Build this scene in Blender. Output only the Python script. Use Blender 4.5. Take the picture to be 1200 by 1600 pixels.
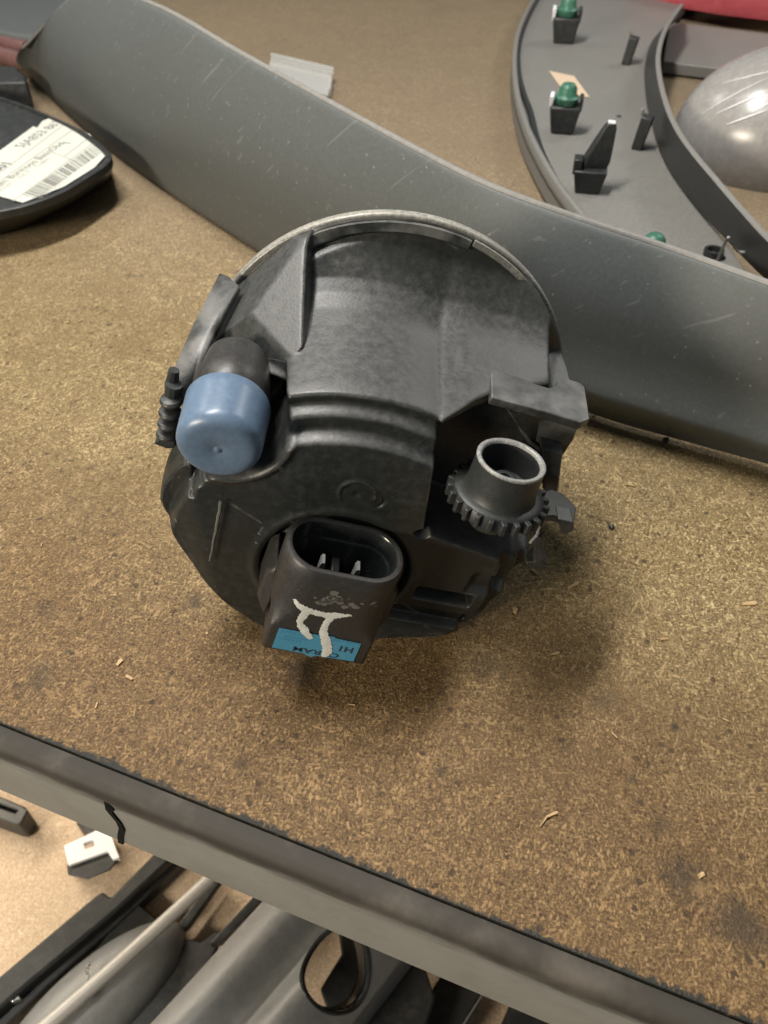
import bpy, bmesh, math, random
import numpy as np
from mathutils import Vector, Matrix

for o in list(bpy.data.objects):
    bpy.data.objects.remove(o, do_unlink=True)
scene = bpy.context.scene
COL = scene.collection
CM = 0.01
R = math.radians

# ------------------------------------------------------------------ camera
cam_d = bpy.data.cameras.new("camera")
cam = bpy.data.objects.new("camera", cam_d)
COL.objects.link(cam)
cam.location = (0, 0, 18.4 * CM)
cam.rotation_euler = (R(45), 0, 0)
cam_d.sensor_fit = 'VERTICAL'
cam_d.sensor_height = 24
cam_d.sensor_width = 18
cam_d.lens = 24 * 1250 / 1600
cam_d.clip_start = 0.01
cam_d.clip_end = 50
cam_d.dof.use_dof = True
cam_d.dof.focus_distance = 0.20
cam_d.dof.aperture_fstop = 18.75e-3 / 1.1e-3
scene.camera = cam

# ------------------------------------------------------------------ room light
world = bpy.data.worlds.new("World")
scene.world = world
world.use_nodes = True
wb = world.node_tree.nodes["Background"]
wb.inputs[0].default_value = (0.80, 0.90, 0.92, 1)
wb.inputs[1].default_value = 0.16

def ceiling_lamp(name, loc, target, power, sx, sy, color):
    d = bpy.data.lights.new(name, 'AREA')
    d.shape = 'RECTANGLE'; d.size = sx; d.size_y = sy
    d.energy = power; d.color = color
    o = bpy.data.objects.new(name, d); COL.objects.link(o)
    o.location = loc
    v = Vector(target) - Vector(loc)
    o.rotation_euler = v.to_track_quat('-Z', 'Y').to_euler()
    return o
COOL = (1.0, 0.96, 0.90)
WARM = (1.0, 0.87, 0.70)
ceiling_lamp("ceiling_lamp", (-0.16, 0.29, 0.70), (-0.08, 0.24, 0), 7.2, 0.40, 0.06, COOL)
ceiling_lamp("ceiling_lamp", (-0.85, 1.05, 1.05), (0, 0.25, 0), 2.6, 0.30, 0.05, COOL)
ceiling_lamp("ceiling_lamp", (0.80, 0.95, 0.85), (0, 0.3, 0), 2.6, 0.10, 0.30, COOL)
ceiling_lamp("aisle_lamp", (-0.72, -0.42, 0.36), (-0.08, 0.12, -0.25), 8.5, 0.30, 0.15, WARM)
ceiling_lamp("under_shelf_fill", (-0.36, 0.31, -0.045), (-0.12, 0.15, -0.26), 1.2, 0.25, 0.04, WARM)  # added fill light to brighten the lower shelf, no known fixture there

scene.view_settings.view_transform = 'Standard'
scene.view_settings.look = 'None'
scene.view_settings.exposure = 0.2
scene.view_settings.gamma = 1.0
scene.render.engine = 'CYCLES'
scene.cycles.max_bounces = 6
scene.cycles.diffuse_bounces = 3
scene.cycles.glossy_bounces = 3
scene.cycles.transmission_bounces = 5
scene.cycles.use_adaptive_sampling = True
scene.cycles.adaptive_threshold = 0.02
scene.cycles.caustics_reflective = False
scene.cycles.caustics_refractive = False

# ------------------------------------------------------------------ node helpers
class NT:
    def __init__(self, name):
        self.m = bpy.data.materials.new(name); self.m.use_nodes = True
        self.t = self.m.node_tree; self.n = self.t.nodes
        self.b = self.n["Principled BSDF"]; self.out = self.n["Material Output"]
    def node(self, typ, **kw):
        nd = self.n.new(typ)
        for k, v in kw.items(): setattr(nd, k, v)
        return nd
    def link(self, a, b): self.t.links.new(a, b)
    def coord(self, scale=(1, 1, 1), rot=(0, 0, 0), loc=(0, 0, 0), src=None):
        if src is None:
            src = self.node('ShaderNodeTexCoord').outputs['Object']
        mp = self.node('ShaderNodeMapping')
        mp.inputs['Scale'].default_value = scale; mp.inputs['Rotation'].default_value = rot
        mp.inputs['Location'].default_value = loc
        self.link(src, mp.inputs['Vector']); return mp.outputs['Vector']
    def noise(self, scale, detail=3, rough=0.55, vec=None, dist=0.0):
        nd = self.node('ShaderNodeTexNoise')
        nd.inputs['Scale'].default_value = scale; nd.inputs['Detail'].default_value = detail
        nd.inputs['Roughness'].default_value = rough; nd.inputs['Distortion'].default_value = dist
        if vec is None: vec = self.coord()
        self.link(vec, nd.inputs['Vector']); return nd.outputs['Fac']
    def voro(self, scale, vec, out='Color', rand=1.0, feature='F1'):
        nd = self.node('ShaderNodeTexVoronoi'); nd.feature = feature
        nd.inputs['Scale'].default_value = scale; nd.inputs['Randomness'].default_value = rand
        self.link(vec, nd.inputs['Vector']); return nd.outputs[out]
    def ramp(self, fac, stops, interp='LINEAR'):
        nd = self.node('ShaderNodeValToRGB'); cr = nd.color_ramp; cr.interpolation = interp
        while len(cr.elements) < len(stops): cr.elements.new(0.5)
        for e, (p, c) in zip(cr.elements, stops):
            e.position = p
            e.color = (c, c, c, 1) if not hasattr(c, '__len__') else (c[0], c[1], c[2], 1)
        self.link(fac, nd.inputs['Fac']); return nd.outputs['Color']
    def mix(self, fac, a, b, mode='MIX'):
        nd = self.node('ShaderNodeMix'); nd.data_type = 'RGBA'; nd.blend_type = mode
        for sock, v in ((nd.inputs[0], fac), (nd.inputs[6], a), (nd.inputs[7], b)):
            if isinstance(v, (int, float)): sock.default_value = v
            elif isinstance(v, tuple): sock.default_value = (v[0], v[1], v[2], 1)
            else: self.link(v, sock)
        return nd.outputs[2]
    def math(self, op, a, b=0.0, clamp=False):
        nd = self.node('ShaderNodeMath'); nd.operation = op; nd.use_clamp = clamp
        for sock, v in ((nd.inputs[0], a), (nd.inputs[1], b)):
            if isinstance(v, (int, float)): sock.default_value = v
            else: self.link(v, sock)
        return nd.outputs[0]
    def mask(self, fac, lo, hi):
        nd = self.node('ShaderNodeMapRange'); nd.interpolation_type = 'SMOOTHSTEP'
        nd.inputs['From Min'].default_value = lo; nd.inputs['From Max'].default_value = hi
        self.link(fac, nd.inputs['Value']); return nd.outputs['Result']
    def bump(self, h, strength=0.3, dist=0.001, normal=None):
        nd = self.node('ShaderNodeBump')
        nd.inputs['Strength'].default_value = strength; nd.inputs['Distance'].default_value = dist
        self.link(h, nd.inputs['Height'])
        if normal is not None: self.link(normal, nd.inputs['Normal'])
        return nd.outputs['Normal']
    def set(self, color=None, rough=None, metal=None, normal=None, spec=None):
        for key, v in (('Base Color', color), ('Roughness', rough), ('Metallic', metal),
                       ('Normal', normal), ('Specular IOR Level', spec)):
            if v is None: continue
            s = self.b.inputs[key]
            if isinstance(v, (int, float)): s.default_value = v
            elif isinstance(v, tuple): s.default_value = (v[0], v[1], v[2], 1)
            else: self.link(v, s)
        return self.m

def plastic(name, base, rough=0.45, dust=0.3, dust_col=(0.17, 0.16, 0.15), grain=900, bump=0.15, scale=1.0, spec=0.5, updust_light=0.0):
    t = NT(name)
    n1 = t.noise(55 * scale, 4, 0.65); n2 = t.noise(480 * scale, 3, 0.7); n3 = t.noise(grain, 1, 0.5)
    d = t.math('MULTIPLY', t.mask(n1, 0.25, 0.85), t.mask(n2, 0.34, 0.80))
    if updust_light > 0:
        g = t.node('ShaderNodeNewGeometry'); sx = t.node('ShaderNodeSeparateXYZ')
        t.link(g.outputs['Normal'], sx.inputs[0])
        up = t.mask(sx.outputs['Z'], 0.35, 0.98)  # settled dust on up-facing faces, also lightening them as painted top light
        d = t.math('ADD', t.math('MULTIPLY', d, dust), t.math('MULTIPLY', t.math('MULTIPLY', up, t.mask(n2, -0.35, 0.85)), updust_light), clamp=True)
    else:
        d = t.math('MULTIPLY', d, dust)
    c = t.mix(d, base, dust_col)
    c = t.mix(0.14, c, t.ramp(n2, [(0.3, 0.25), (0.7, 0.9)]), 'OVERLAY')
    rg = t.math('ADD', t.math('MULTIPLY', d, 0.35), t.math('ADD', t.math('MULTIPLY', n2, 0.14), rough - 0.07), clamp=True)
    nb = t.bump(n3, bump, 0.0004)
    return t.set(c, rg, 0.0, nb, spec)

# ------------------------------------------------------------------ materials
def chipboard(name, pale, mid, dark, rough_edge=True, grime=1.0, seed=0.0):
    t = NT(name)
    src = t.node('ShaderNodeTexCoord').outputs['Object']
    # wobble so that flakes are not perfectly straight
    nz = t.node('ShaderNodeTexNoise'); nz.inputs['Scale'].default_value = 160; nz.inputs['Detail'].default_value = 1
    t.link(src, nz.inputs['Vector'])
    vm = t.node('ShaderNodeVectorMath'); vm.operation = 'MULTIPLY_ADD'
    t.link(nz.outputs['Color'], vm.inputs[0]); vm.inputs[1].default_value = (0.0004, 0.0004, 0); t.link(src, vm.inputs[2])
    wob = vm.outputs[0]
    nA = t.noise(30, 4, 0.62, src); nB = t.noise(140, 3, 0.7, src); nC = t.noise(1500, 2, 0.75, src); nD = t.noise(430, 3, 0.7, src); nE = t.noise(55, 3, 0.7, t.coord(loc=(4.2, 1.7, 0), src=src))
    col = t.mix(nA, mid, tuple(0.82 * v for v in mid))
    col = t.mix(t.ramp(nC, [(0.36, 0.0), (0.66, 0.95)]), col, tuple(0.52 * v for v in mid))
    col = t.mix(t.math('MULTIPLY', t.mask(nC, 0.52, 0.34), 0.45), col, pale)
    col = t.mix(t.math('MULTIPLY', t.mask(nD, 0.50, 0.68), 0.55), col, tuple(0.55 * v for v in mid))
    col = t.mix(t.math('MULTIPLY', t.mask(nB, 0.55, 0.75), 0.35), col, pale)
    hsum = nC
    for i, (ang, sc, thr, st) in enumerate([(12, 220, 0.91, 4.5), (62, 380, 0.87, 3.8), (108, 300, 0.89, 4.5), (155, 520, 0.82, 3.2), (85, 800, 0.76, 2.4)]):
        v1 = t.coord((1, 1, 1), (0, 0, R(ang)), (seed + i * 0.31, i * 0.17, 0), wob)
        v = t.coord((1.0, st, 1.0), src=v1)
        vo = t.node('ShaderNodeTexVoronoi'); vo.voronoi_dimensions = '2D'; vo.inputs['Scale'].default_value = sc; t.link(v, vo.inputs['Vector'])
        sp = t.node('ShaderNodeSeparateColor'); t.link(vo.outputs['Color'], sp.inputs[0])
        inside = t.mask(vo.outputs['Distance'], 0.66, 0.34)
        m1 = t.math('MULTIPLY', t.mask(sp.outputs[0], thr, thr + 0.08), inside)
        m2 = t.math('MULTIPLY', t.mask(sp.outputs[1], thr + 0.04, thr + 0.12), inside)
        patch = t.mask(nA if i % 2 else nE, 0.30, 0.66)
        col = t.mix(t.math('MULTIPLY', m1, t.math('MULTIPLY', patch, t.math('ADD', t.math('MULTIPLY', sp.outputs[2], 0.85), 0.05))), col, pale)
        col = t.mix(t.math('MULTIPLY', m2, 0.45), col, dark)
        if i < 4: hsum = t.math('ADD', hsum, t.math('MULTIPLY', t.math('SUBTRACT', m1, m2), 0.22))
    # dark resin specks
    vo = t.node('ShaderNodeTexVoronoi'); vo.voronoi_dimensions = '2D'; vo.inputs['Scale'].default_value = 380; t.link(src, vo.inputs['Vector'])
    s2 = t.node('ShaderNodeSeparateColor'); t.link(vo.outputs['Color'], s2.inputs[0])
    speck = t.math('MULTIPLY', t.mask(vo.outputs['Distance'], 0.40, 0.20), t.mask(s2.outputs[0], 0.955, 0.975))
    col = t.mix(t.math('MULTIPLY', speck, 0.75 * min(1.0, grime + 0.05)), col, (0.035, 0.022, 0.012))
    vo = t.node('ShaderNodeTexVoronoi'); vo.voronoi_dimensions = '2D'; vo.inputs['Scale'].default_value = 950; t.link(src, vo.inputs['Vector'])
    s3 = t.node('ShaderNodeSeparateColor'); t.link(vo.outputs['Color'], s3.inputs[0])
    dots = t.math('MULTIPLY', t.mask(vo.outputs['Distance'], 0.50, 0.25), t.mask(s3.outputs[0], 0.86, 0.90))
    col = t.mix(t.math('MULTIPLY', dots, 0.7 * min(1.0, grime + 0.3)), col, dark)
    lite = t.math('MULTIPLY', t.mask(vo.outputs['Distance'], 0.50, 0.25), t.mask(s3.outputs[1], 0.90, 0.93))
    col = t.mix(t.math('MULTIPLY', lite, 0.6), col, pale)
    # worn and soiled patches
    gA = t.noise(10, 4, 0.65, t.coord((1, 1, 1), (0, 0, 0), (3.1 + seed, 0.4, 0), src))
    gB = t.noise(26, 5, 0.72, t.coord((1, 1, 1), (0, 0, 0), (1.3 + seed, 2.4, 0), src))
    col = t.mix(t.math('MULTIPLY', t.mask(gA, 0.50, 0.72), 0.45 * grime), col, tuple(a * b for a, b in zip(mid, (0.50, 0.45, 0.38))))
    col = t.mix(t.math('MULTIPLY', t.mask(gB, 0.60, 0.78), 0.50 * grime), col, (0.075, 0.066, 0.050))
    if rough_edge:
        sx = t.node('ShaderNodeSeparateXYZ'); t.link(src, sx.inputs[0])
        # browner band along the front: handling dirt plus painted-in light falloff
        bn = t.math('ADD', sx.outputs['Y'], t.math('MULTIPLY', t.math('SUBTRACT', nA, 0.5), 0.07))
        col = t.mix(t.math('MULTIPLY', t.mask(bn, 0.125, 0.02), 0.9), col, (0.62, 0.50, 0.42), 'MULTIPLY')
        # greyer further back
        col = t.mix(t.math('MULTIPLY', t.mask(bn, 0.12, 0.34), 0.42), col, (0.27, 0.212, 0.165))
        ed = t.math('SUBTRACT', sx.outputs['Y'], t.math('MULTIPLY', t.math('SUBTRACT', t.math('ADD', t.math('MULTIPLY', nD, 0.6), t.math('MULTIPLY', nA, 0.4)), 0.52), 0.009))
        col = t.mix(t.mask(ed, 0.0016, 0.0004), col, (0.018, 0.018, 0.015))
        jit = t.math('SUBTRACT', t.math('ADD', t.math('MULTIPLY', nB, 0.55), t.math('MULTIPLY', nD, 0.45)), 0.5)
        for (px, py, rad, st) in DARK_SPOTS:
            vd = t.node('ShaderNodeVectorMath'); vd.operation = 'DISTANCE'
            t.link(src, vd.inputs[0]); vd.inputs[1].default_value = (px, py, 0)
            dn = t.math('ADD', vd.outputs['Value'], t.math('MULTIPLY', jit, rad * 3.6))
            col = t.mix(t.math('MULTIPLY', t.mask(dn, rad * 1.15, 0.0), st), col, (0.034, 0.024, 0.014))
    nb = t.bump(hsum, 0.6, 0.0005)
    return t.set(col, t.math('ADD', t.math('MULTIPLY', nC, 0.25), 0.50), 0.0, nb, 0.35)

# shelf frame: x along the front edge, y into the shelf
SH_O = Vector((0.5672, 6.6681, 0.0)); SH_A = math.atan2(3.930 - 10.714, 7.579 + 9.882)
def shelf_xy(p):
    dx, dy = p[0] - SH_O.x, p[1] - SH_O.y
    c, s = math.cos(SH_A), math.sin(SH_A)
    return ((dx * c + dy * s) * CM, (-dx * s + dy * c) * CM)
DARK_SPOTS = []  # local darker spots on the upper board
for (p, rad, st) in [
    ((6.791, 6.875, 0.000), 0.0065, 0.75), ((7.670, 5.811, 0.000), 0.0085, 0.75), ((6.431, 8.037, 0.000), 0.0040, 0.5),
    ((-2.089, 12.369, 0.000), 0.0075, 0.80), ((-5.523, 14.694, 0.000), 0.0042, 0.65), ((5.895, 11.373, 0.000), 0.0050, 0.45),
    ((7.465, 10.604, 0.000), 0.0013, 0.9), ((6.084, 9.178, 0.000), 0.0016, 0.8), ((-5.783, 11.843, 0.000), 0.0010, 0.95),
    ((-7.387, 11.277, 0.000), 0.0010, 0.9), ((-8.721, 12.935, 0.000), 0.0013, 0.8), ((-3.559, 9.564, 0.000), 0.0028, 0.7),
    ((-9.851, 14.457, 0.000), 0.0038, 0.45), ((2.794, 12.472, 0.000), 0.0060, 0.45), ((-11.734, 29.617, 0.000), 0.0018, 0.8),
    ((-11.680, 33.873, 0.000), 0.0045, 0.55), ((-9.306, 12.064, 0.000), 0.006, 0.5), ((1.415, 9.395, 0.000), 0.002, 0.7), ((4.511, 10.083, 0.000), 0.003, 0.4)]:
    q = shelf_xy(p); DARK_SPOTS.append((q[0], q[1], rad, st))

M = {}
M['board'] = chipboard('chipboard', (0.50, 0.385, 0.20), (0.232, 0.160, 0.068), (0.062, 0.038, 0.016))
M['board_low'] = chipboard('chipboard_pale', (0.84, 0.70, 0.52), (0.74, 0.57, 0.40), (0.45, 0.30, 0.18), False, 0.15, 5.0)
def edge_wear(m, amount=0.3, col=(0.34, 0.335, 0.32)):
    nt = m.node_tree; b = nt.nodes['Principled BSDF']
    lk = [l for l in nt.links if l.to_socket == b.inputs['Base Color']][0]; src = lk.from_socket
    g = nt.nodes.new('ShaderNodeNewGeometry'); mr = nt.nodes.new('ShaderNodeMapRange')
    mr.inputs['From Min'].default_value = 0.515; mr.inputs['From Max'].default_value = 0.57; mr.inputs['To Max'].default_value = amount
    nt.links.new(g.outputs['Pointiness'], mr.inputs['Value'])
    tc = nt.nodes.new('ShaderNodeTexCoord'); nz = nt.nodes.new('ShaderNodeTexNoise'); nz.inputs['Scale'].default_value = 140; nt.links.new(tc.outputs['Object'], nz.inputs['Vector'])
    r2 = nt.nodes.new('ShaderNodeMapRange'); r2.inputs['From Min'].default_value = 0.40; r2.inputs['From Max'].default_value = 0.62; nt.links.new(nz.outputs['Fac'], r2.inputs['Value'])
    mu = nt.nodes.new('ShaderNodeMath'); mu.operation = 'MULTIPLY'; nt.links.new(mr.outputs[0], mu.inputs[0]); nt.links.new(r2.outputs[0], mu.inputs[1])
    mx = nt.nodes.new('ShaderNodeMix'); mx.data_type = 'RGBA'; nt.links.new(mu.outputs[0], mx.inputs[0]); nt.links.new(src, mx.inputs[6]); mx.inputs[7].default_value = (*col, 1)
    nt.links.new(mx.outputs[2], b.inputs['Base Color']); return m
M['housing'] = plastic('housing_plastic', (0.015, 0.0175, 0.016), 0.38, 0.22, (0.17, 0.165, 0.165), 1400, 0.10, 1.0, 0.5, 0.27); edge_wear(M['housing'])
M['bulb'] = plastic('bulb_plastic', (0.024, 0.0225, 0.021), 0.42, 0.22, (0.12, 0.108, 0.096), 1400, 0.08, 1.8)
M['gloss_black'] = plastic('gloss_black', (0.012, 0.014, 0.014), 0.22, 0.12, (0.1, 0.1, 0.1), 1200, 0.03)
M['black'] = plastic('black_plastic', (0.020, 0.022, 0.022), 0.45, 0.30, (0.12, 0.12, 0.115), 1000, 0.15, 0.6)
M['bumper'] = plastic('bumper_plastic', (0.086, 0.094, 0.093), 0.56, 0.10, (0.16, 0.165, 0.16), 3200, 0.18, 1.5, 0.35)
def scuffed(m, col=(0.22, 0.225, 0.22)):
    nt = m.node_tree; b = nt.nodes['Principled BSDF']
    src = [l for l in nt.links if l.to_socket == b.inputs['Base Color']][0].from_socket
    tc = nt.nodes.new('ShaderNodeTexCoord'); cur = src
    for (rot, sc, lo, st) in ((35, 70, 0.70, 0.30), (-20, 55, 0.71, 0.30), (75, 90, 0.72, 0.22)):
        mp = nt.nodes.new('ShaderNodeMapping'); mp.inputs['Rotation'].default_value = (R(20), R(rot), R(rot)); nt.links.new(tc.outputs['Object'], mp.inputs['Vector'])
        m2 = nt.nodes.new('ShaderNodeMapping'); m2.inputs['Scale'].default_value = (0.25, 7.0, 7.0); nt.links.new(mp.outputs[0], m2.inputs['Vector'])
        nz = nt.nodes.new('ShaderNodeTexNoise'); nz.inputs['Scale'].default_value = sc; nz.inputs['Detail'].default_value = 1; nt.links.new(m2.outputs[0], nz.inputs['Vector'])
        mr = nt.nodes.new('ShaderNodeMapRange'); mr.inputs['From Min'].default_value = lo; mr.inputs['From Max'].default_value = lo + 0.05; mr.inputs['To Max'].default_value = st; nt.links.new(nz.outputs['Fac'], mr.inputs['Value'])
        mx = nt.nodes.new('ShaderNodeMix'); mx.data_type = 'RGBA'; nt.links.new(mr.outputs[0], mx.inputs[0]); nt.links.new(cur, mx.inputs[6]); mx.inputs[7].default_value = (*col, 1); cur = mx.outputs[2]
    vo = nt.nodes.new('ShaderNodeTexVoronoi'); vo.inputs['Scale'].default_value = 170; nt.links.new(tc.outputs['Object'], vo.inputs['Vector'])
    mr = nt.nodes.new('ShaderNodeMapRange'); mr.inputs['From Min'].default_value = 0.09; mr.inputs['From Max'].default_value = 0.04; mr.inputs['To Max'].default_value = 0.5; nt.links.new(vo.outputs['Distance'], mr.inputs['Value'])
    mx = nt.nodes.new('ShaderNodeMix'); mx.data_type = 'RGBA'; nt.links.new(mr.outputs[0], mx.inputs[0]); nt.links.new(cur, mx.inputs[6]); mx.inputs[7].default_value = (0.33, 0.32, 0.30, 1)
    nt.links.new(mx.outputs[2], b.inputs['Base Color']); return m
scuffed(M['bumper'])
M['panel'] = plastic('panel_plastic', (0.19, 0.185, 0.172), 0.5, 0.25, (0.30, 0.27, 0.24), 700, 0.2, 1.0)
M['grey_lower'] = plastic('grey_plastic', (0.15, 0.155, 0.154), 0.42, 0.30, (0.22, 0.215, 0.205), 1300, 0.25, 0.4)
M['blue'] = plastic('blue_plastic', (0.098, 0.148, 0.222), 0.33, 0.15, (0.18, 0.24, 0.32), 900, 0.03, 1.5)
M['green'] = plastic('green_plastic', (0.030, 0.125, 0.080), 0.4, 0.3, (0.2, 0.35, 0.25), 900, 0.05)
M['white'] = plastic('white_plastic', (0.82, 0.83, 0.86), 0.4, 0.25, (0.50, 0.47, 0.43), 900, 0.05)
M['red'] = plastic('red_plastic', (0.42, 0.075, 0.095), 0.3, 0.35, (0.45, 0.20, 0.2), 600, 0.05, 0.4)
M['dullred'] = plastic('dull_red', (0.12, 0.055, 0.05), 0.45, 0.3, (0.3, 0.2, 0.18), 600, 0.05, 0.4)
M['card'] = plastic('cardboard', (0.60, 0.46, 0.33), 0.8, 0.2, (0.5, 0.4, 0.3), 600, 0.2)
M['splinter'] = plastic('splinter_wood', (0.40, 0.28, 0.145), 0.7, 0.3, (0.26, 0.17, 0.09), 900, 0.2)
M['bezel'] = plastic('lens_bezel', (0.13, 0.13, 0.12), 0.28, 0.6, (0.45, 0.43, 0.37), 900, 0.15, 2.0, 0.5, 0.4)
M['knob'] = plastic('knob_plastic', (0.018, 0.020, 0.019), 0.48, 0.12, (0.10, 0.095, 0.09), 1400, 0.10, 1.4)
M['worn'] = plastic('worn_rim', (0.16, 0.16, 0.155), 0.36, 0.9, (0.55, 0.54, 0.51), 1400, 0.15, 5.0)
M['dome'] = plastic('glossy_grey', (0.26, 0.25, 0.24), 0.24, 0.30, (0.36, 0.34, 0.32), 900, 0.02, 0.6)
M['paint'] = plastic('white_paint', (0.58, 0.59, 0.55), 0.75, 0.9, (0.20, 0.195, 0.18), 900, 0.3, 4.0)
M['scuff'] = plastic('scuff_mark', (0.125, 0.12, 0.105), 0.7, 0.9, (0.05, 0.048, 0.042), 900, 0.3, 4.0)
M['soot'] = plastic('black_seam', (0.006, 0.006, 0.006), 0.85, 0.1, (0.03, 0.03, 0.028), 900, 0.1, 1.0, 0.1)
M['sticker'] = plastic('blue_sticker', (0.050, 0.235, 0.37), 0.5, 0.30, (0.20, 0.36, 0.44), 900, 0.03, 3.0)
M['ink'] = plastic('label_ink', (0.014, 0.030, 0.050), 0.6, 0.1, (0.05, 0.05, 0.05), 900, 0.0)
M['ink_faint'] = plastic('label_ink_faint', (0.045, 0.20, 0.34), 0.6, 0.1, (0.1, 0.2, 0.3), 900, 0.0)
M['paper'] = plastic('label_paper', (0.54, 0.55, 0.49), 0.6, 0.35, (0.54, 0.52, 0.46), 600, 0.1, 1.0)
M['print'] = plastic('label_print', (0.12, 0.12, 0.11), 0.7, 0.5, (0.3, 0.3, 0.28), 600, 0.0, 2.0)
M['print_faint'] = plastic('label_print_faint', (0.36, 0.36, 0.33), 0.7, 0.5, (0.46, 0.46, 0.42), 600, 0.0, 2.0)
def metal(name, col, rough, dirt=0.4):
    t = NT(name); n = t.noise(200, 4, 0.65); n2 = t.noise(30, 4, 0.6)
    c = t.mix(t.math('MULTIPLY', t.mask(n2, 0.4, 0.7), dirt), col, tuple(0.4 * v for v in col))
    return t.set(c, t.math('ADD', t.math('MULTIPLY', n, 0.25), rough - 0.1), 1.0, None)
M['silver'] = metal('silver_rod', (0.62, 0.60, 0.57), 0.36)
M['rod'] = plastic('rod_grey', (0.40, 0.39, 0.365), 0.32, 0.3, (0.25, 0.24, 0.22), 900, 0.05)
M['pin'] = metal('terminal_metal', (0.75, 0.75, 0.72), 0.25)
def steel_paint():
    t = NT('grey_painted_steel')
    src = t.node('ShaderNodeTexCoord').outputs['Object']
    sx = t.node('ShaderNodeSeparateXYZ'); t.link(src, sx.inputs[0])
    n1 = t.noise(40, 5, 0.65, src); n2 = t.noise(240, 4, 0.7, src)
    ns = t.noise(90, 5, 0.7, t.coord((0.35, 1, 2.0), src=src))
    c = t.mix(t.mask(n1, 0.35, 0.7), (0.215, 0.216, 0.196), (0.18, 0.18, 0.163))
    c = t.mix(t.math('MULTIPLY', t.mask(n2, 0.60, 0.74), 0.35), c, (0.14, 0.125, 0.10))
    # brown grime rubbed onto the rolled top lip, ragged lower limit
    lim = t.math('ADD', sx.outputs['Z'], t.math('MULTIPLY', t.math('SUBTRACT', ns, 0.5), 0.012))
    c = t.mix(t.math('MULTIPLY', t.mask(lim, -0.0095, -0.0040), 0.93), c, t.mix(t.mask(n1, 0.45, 0.75), (0.026, 0.021, 0.016), (0.080, 0.068, 0.054)))
    return t.set(c, 0.66, 0.0, t.bump(n2, 0.12, 0.0005), 0.25)
M['steel'] = steel_paint()
def glass(name, col, rough=0.05):
    t = NT(name); t.set(col, rough); t.b.inputs['Transmission Weight'].default_value = 1.0
    t.b.inputs['IOR'].default_value = 1.46; return t.m
M['glass'] = glass('lens_glass', (0.9, 0.92, 0.9))
M['clear'] = plastic('clear_plastic', (0.75, 0.76, 0.74), 0.12, 0.2, (0.6, 0.6, 0.58), 900, 0.02); M['clear'].node_tree.nodes['Principled BSDF'].inputs['Alpha'].default_value = 0.38

# ------------------------------------------------------------------ geometry helpers (all input in centimetres)
def empty(name, base, label=None, cat=None, group=None, kind=None):
    e = bpy.data.objects.new(name, None); COL.objects.link(e)
    e.location = Vector(base) * CM; e.empty_display_size = 0.02
    tag(e, label, cat, group, kind); return e
def tag(o, label=None, cat=None, group=None, kind=None):
    for k, v in (('label', label), ('category', cat), ('group', group), ('kind', kind)):
        if v: o[k] = v
    return o
def world_of(o):
    p = Vector((0, 0, 0))
    while o is not None: p = p + o.location; o = o.parent
    return p
def mesh_obj(name, verts, faces, mat, parent=None, smooth=True, bevel=0.0, angle=35, segs=2, solid=0.0, subsurf=0, origin=None):
    org = world_of(parent) if parent is not None else Vector((0, 0, 0))
    if origin is None:
        vs = np.array([tuple(v) for v in verts], dtype=float)
        ctr = Vector(vs.mean(axis=0)) * CM
    else: ctr = Vector(origin) * CM
    me = bpy.data.meshes.new(name)
    me.from_pydata([tuple(Vector(tuple(v)) * CM - ctr) for v in verts], [], [tuple(f) for f in faces])
    me.update()
    bm = bmesh.new(); bm.from_mesh(me); bmesh.ops.recalc_face_normals(bm, faces=bm.faces); bm.to_mesh(me); bm.free()
    o = bpy.data.objects.new(name, me); COL.objects.link(o)
    o.parent = parent; o.location = ctr - org
    me.materials.append(M[mat])
    if solid:
        md = o.modifiers.new('thick', 'SOLIDIFY'); md.thickness = solid * CM; md.offset = 0
    if bevel:
        md = o.modifiers.new('edge', 'BEVEL'); md.width = bevel * CM; md.segments = segs; md.limit_method = 'ANGLE'; md.angle_limit = R(angle)
    if subsurf:
        md = o.modifiers.new('round', 'SUBSURF'); md.levels = subsurf; md.render_levels = subsurf
    if smooth:
        me.polygons.foreach_set('use_smooth', [True] * len(me.polygons))
        if not subsurf:
            try: me.set_sharp_from_angle(angle=R(angle))
            except Exception: pass
    return o
def frame(origin, axis, xref=(1, 0, 0)):
    k = Vector(axis).normalized(); x = Vector(xref); i = (x - k * x.dot(k)).normalized(); j = k.cross(i)
    o = Vector(origin)
    return lambda a, b, c: o + i * a + j * b + k * c
def lathe(prof, n, fr, cap0=True, cap1=True, wob=None):
    vs, fs = [], []
    for (r, h) in prof:
        for q in range(n):
            a = 2 * math.pi * q / n
            rr = r * (wob(a) if wob else 1)
            vs.append(fr(rr * math.cos(a), rr * math.sin(a), h))
    for s in range(len(prof) - 1):
        for q in range(n):
            a, b = s * n + q, s * n + (q + 1) % n
            fs.append((a, b, b + n, a + n))
    if cap0: fs.append(tuple(range(n - 1, -1, -1)))
    if cap1: fs.append(tuple(range((len(prof) - 1) * n, len(prof) * n)))
    return vs, fs
def loft(secs, cap0=True, cap1=True, closed=True):
    n = len(secs[0]); vs = [p for s in secs for p in s]; fs = []
    for s in range(len(secs) - 1):
        for q in range(n if closed else n - 1):
            a, b = s * n + q, s * n + (q + 1) % n
            fs.append((a, b, b + n, a + n))
    if cap0 and closed: fs.append(tuple(range(n - 1, -1, -1)))
    if cap1 and closed: fs.append(tuple(range((len(secs) - 1) * n, len(secs) * n)))
    return vs, fs
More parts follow.
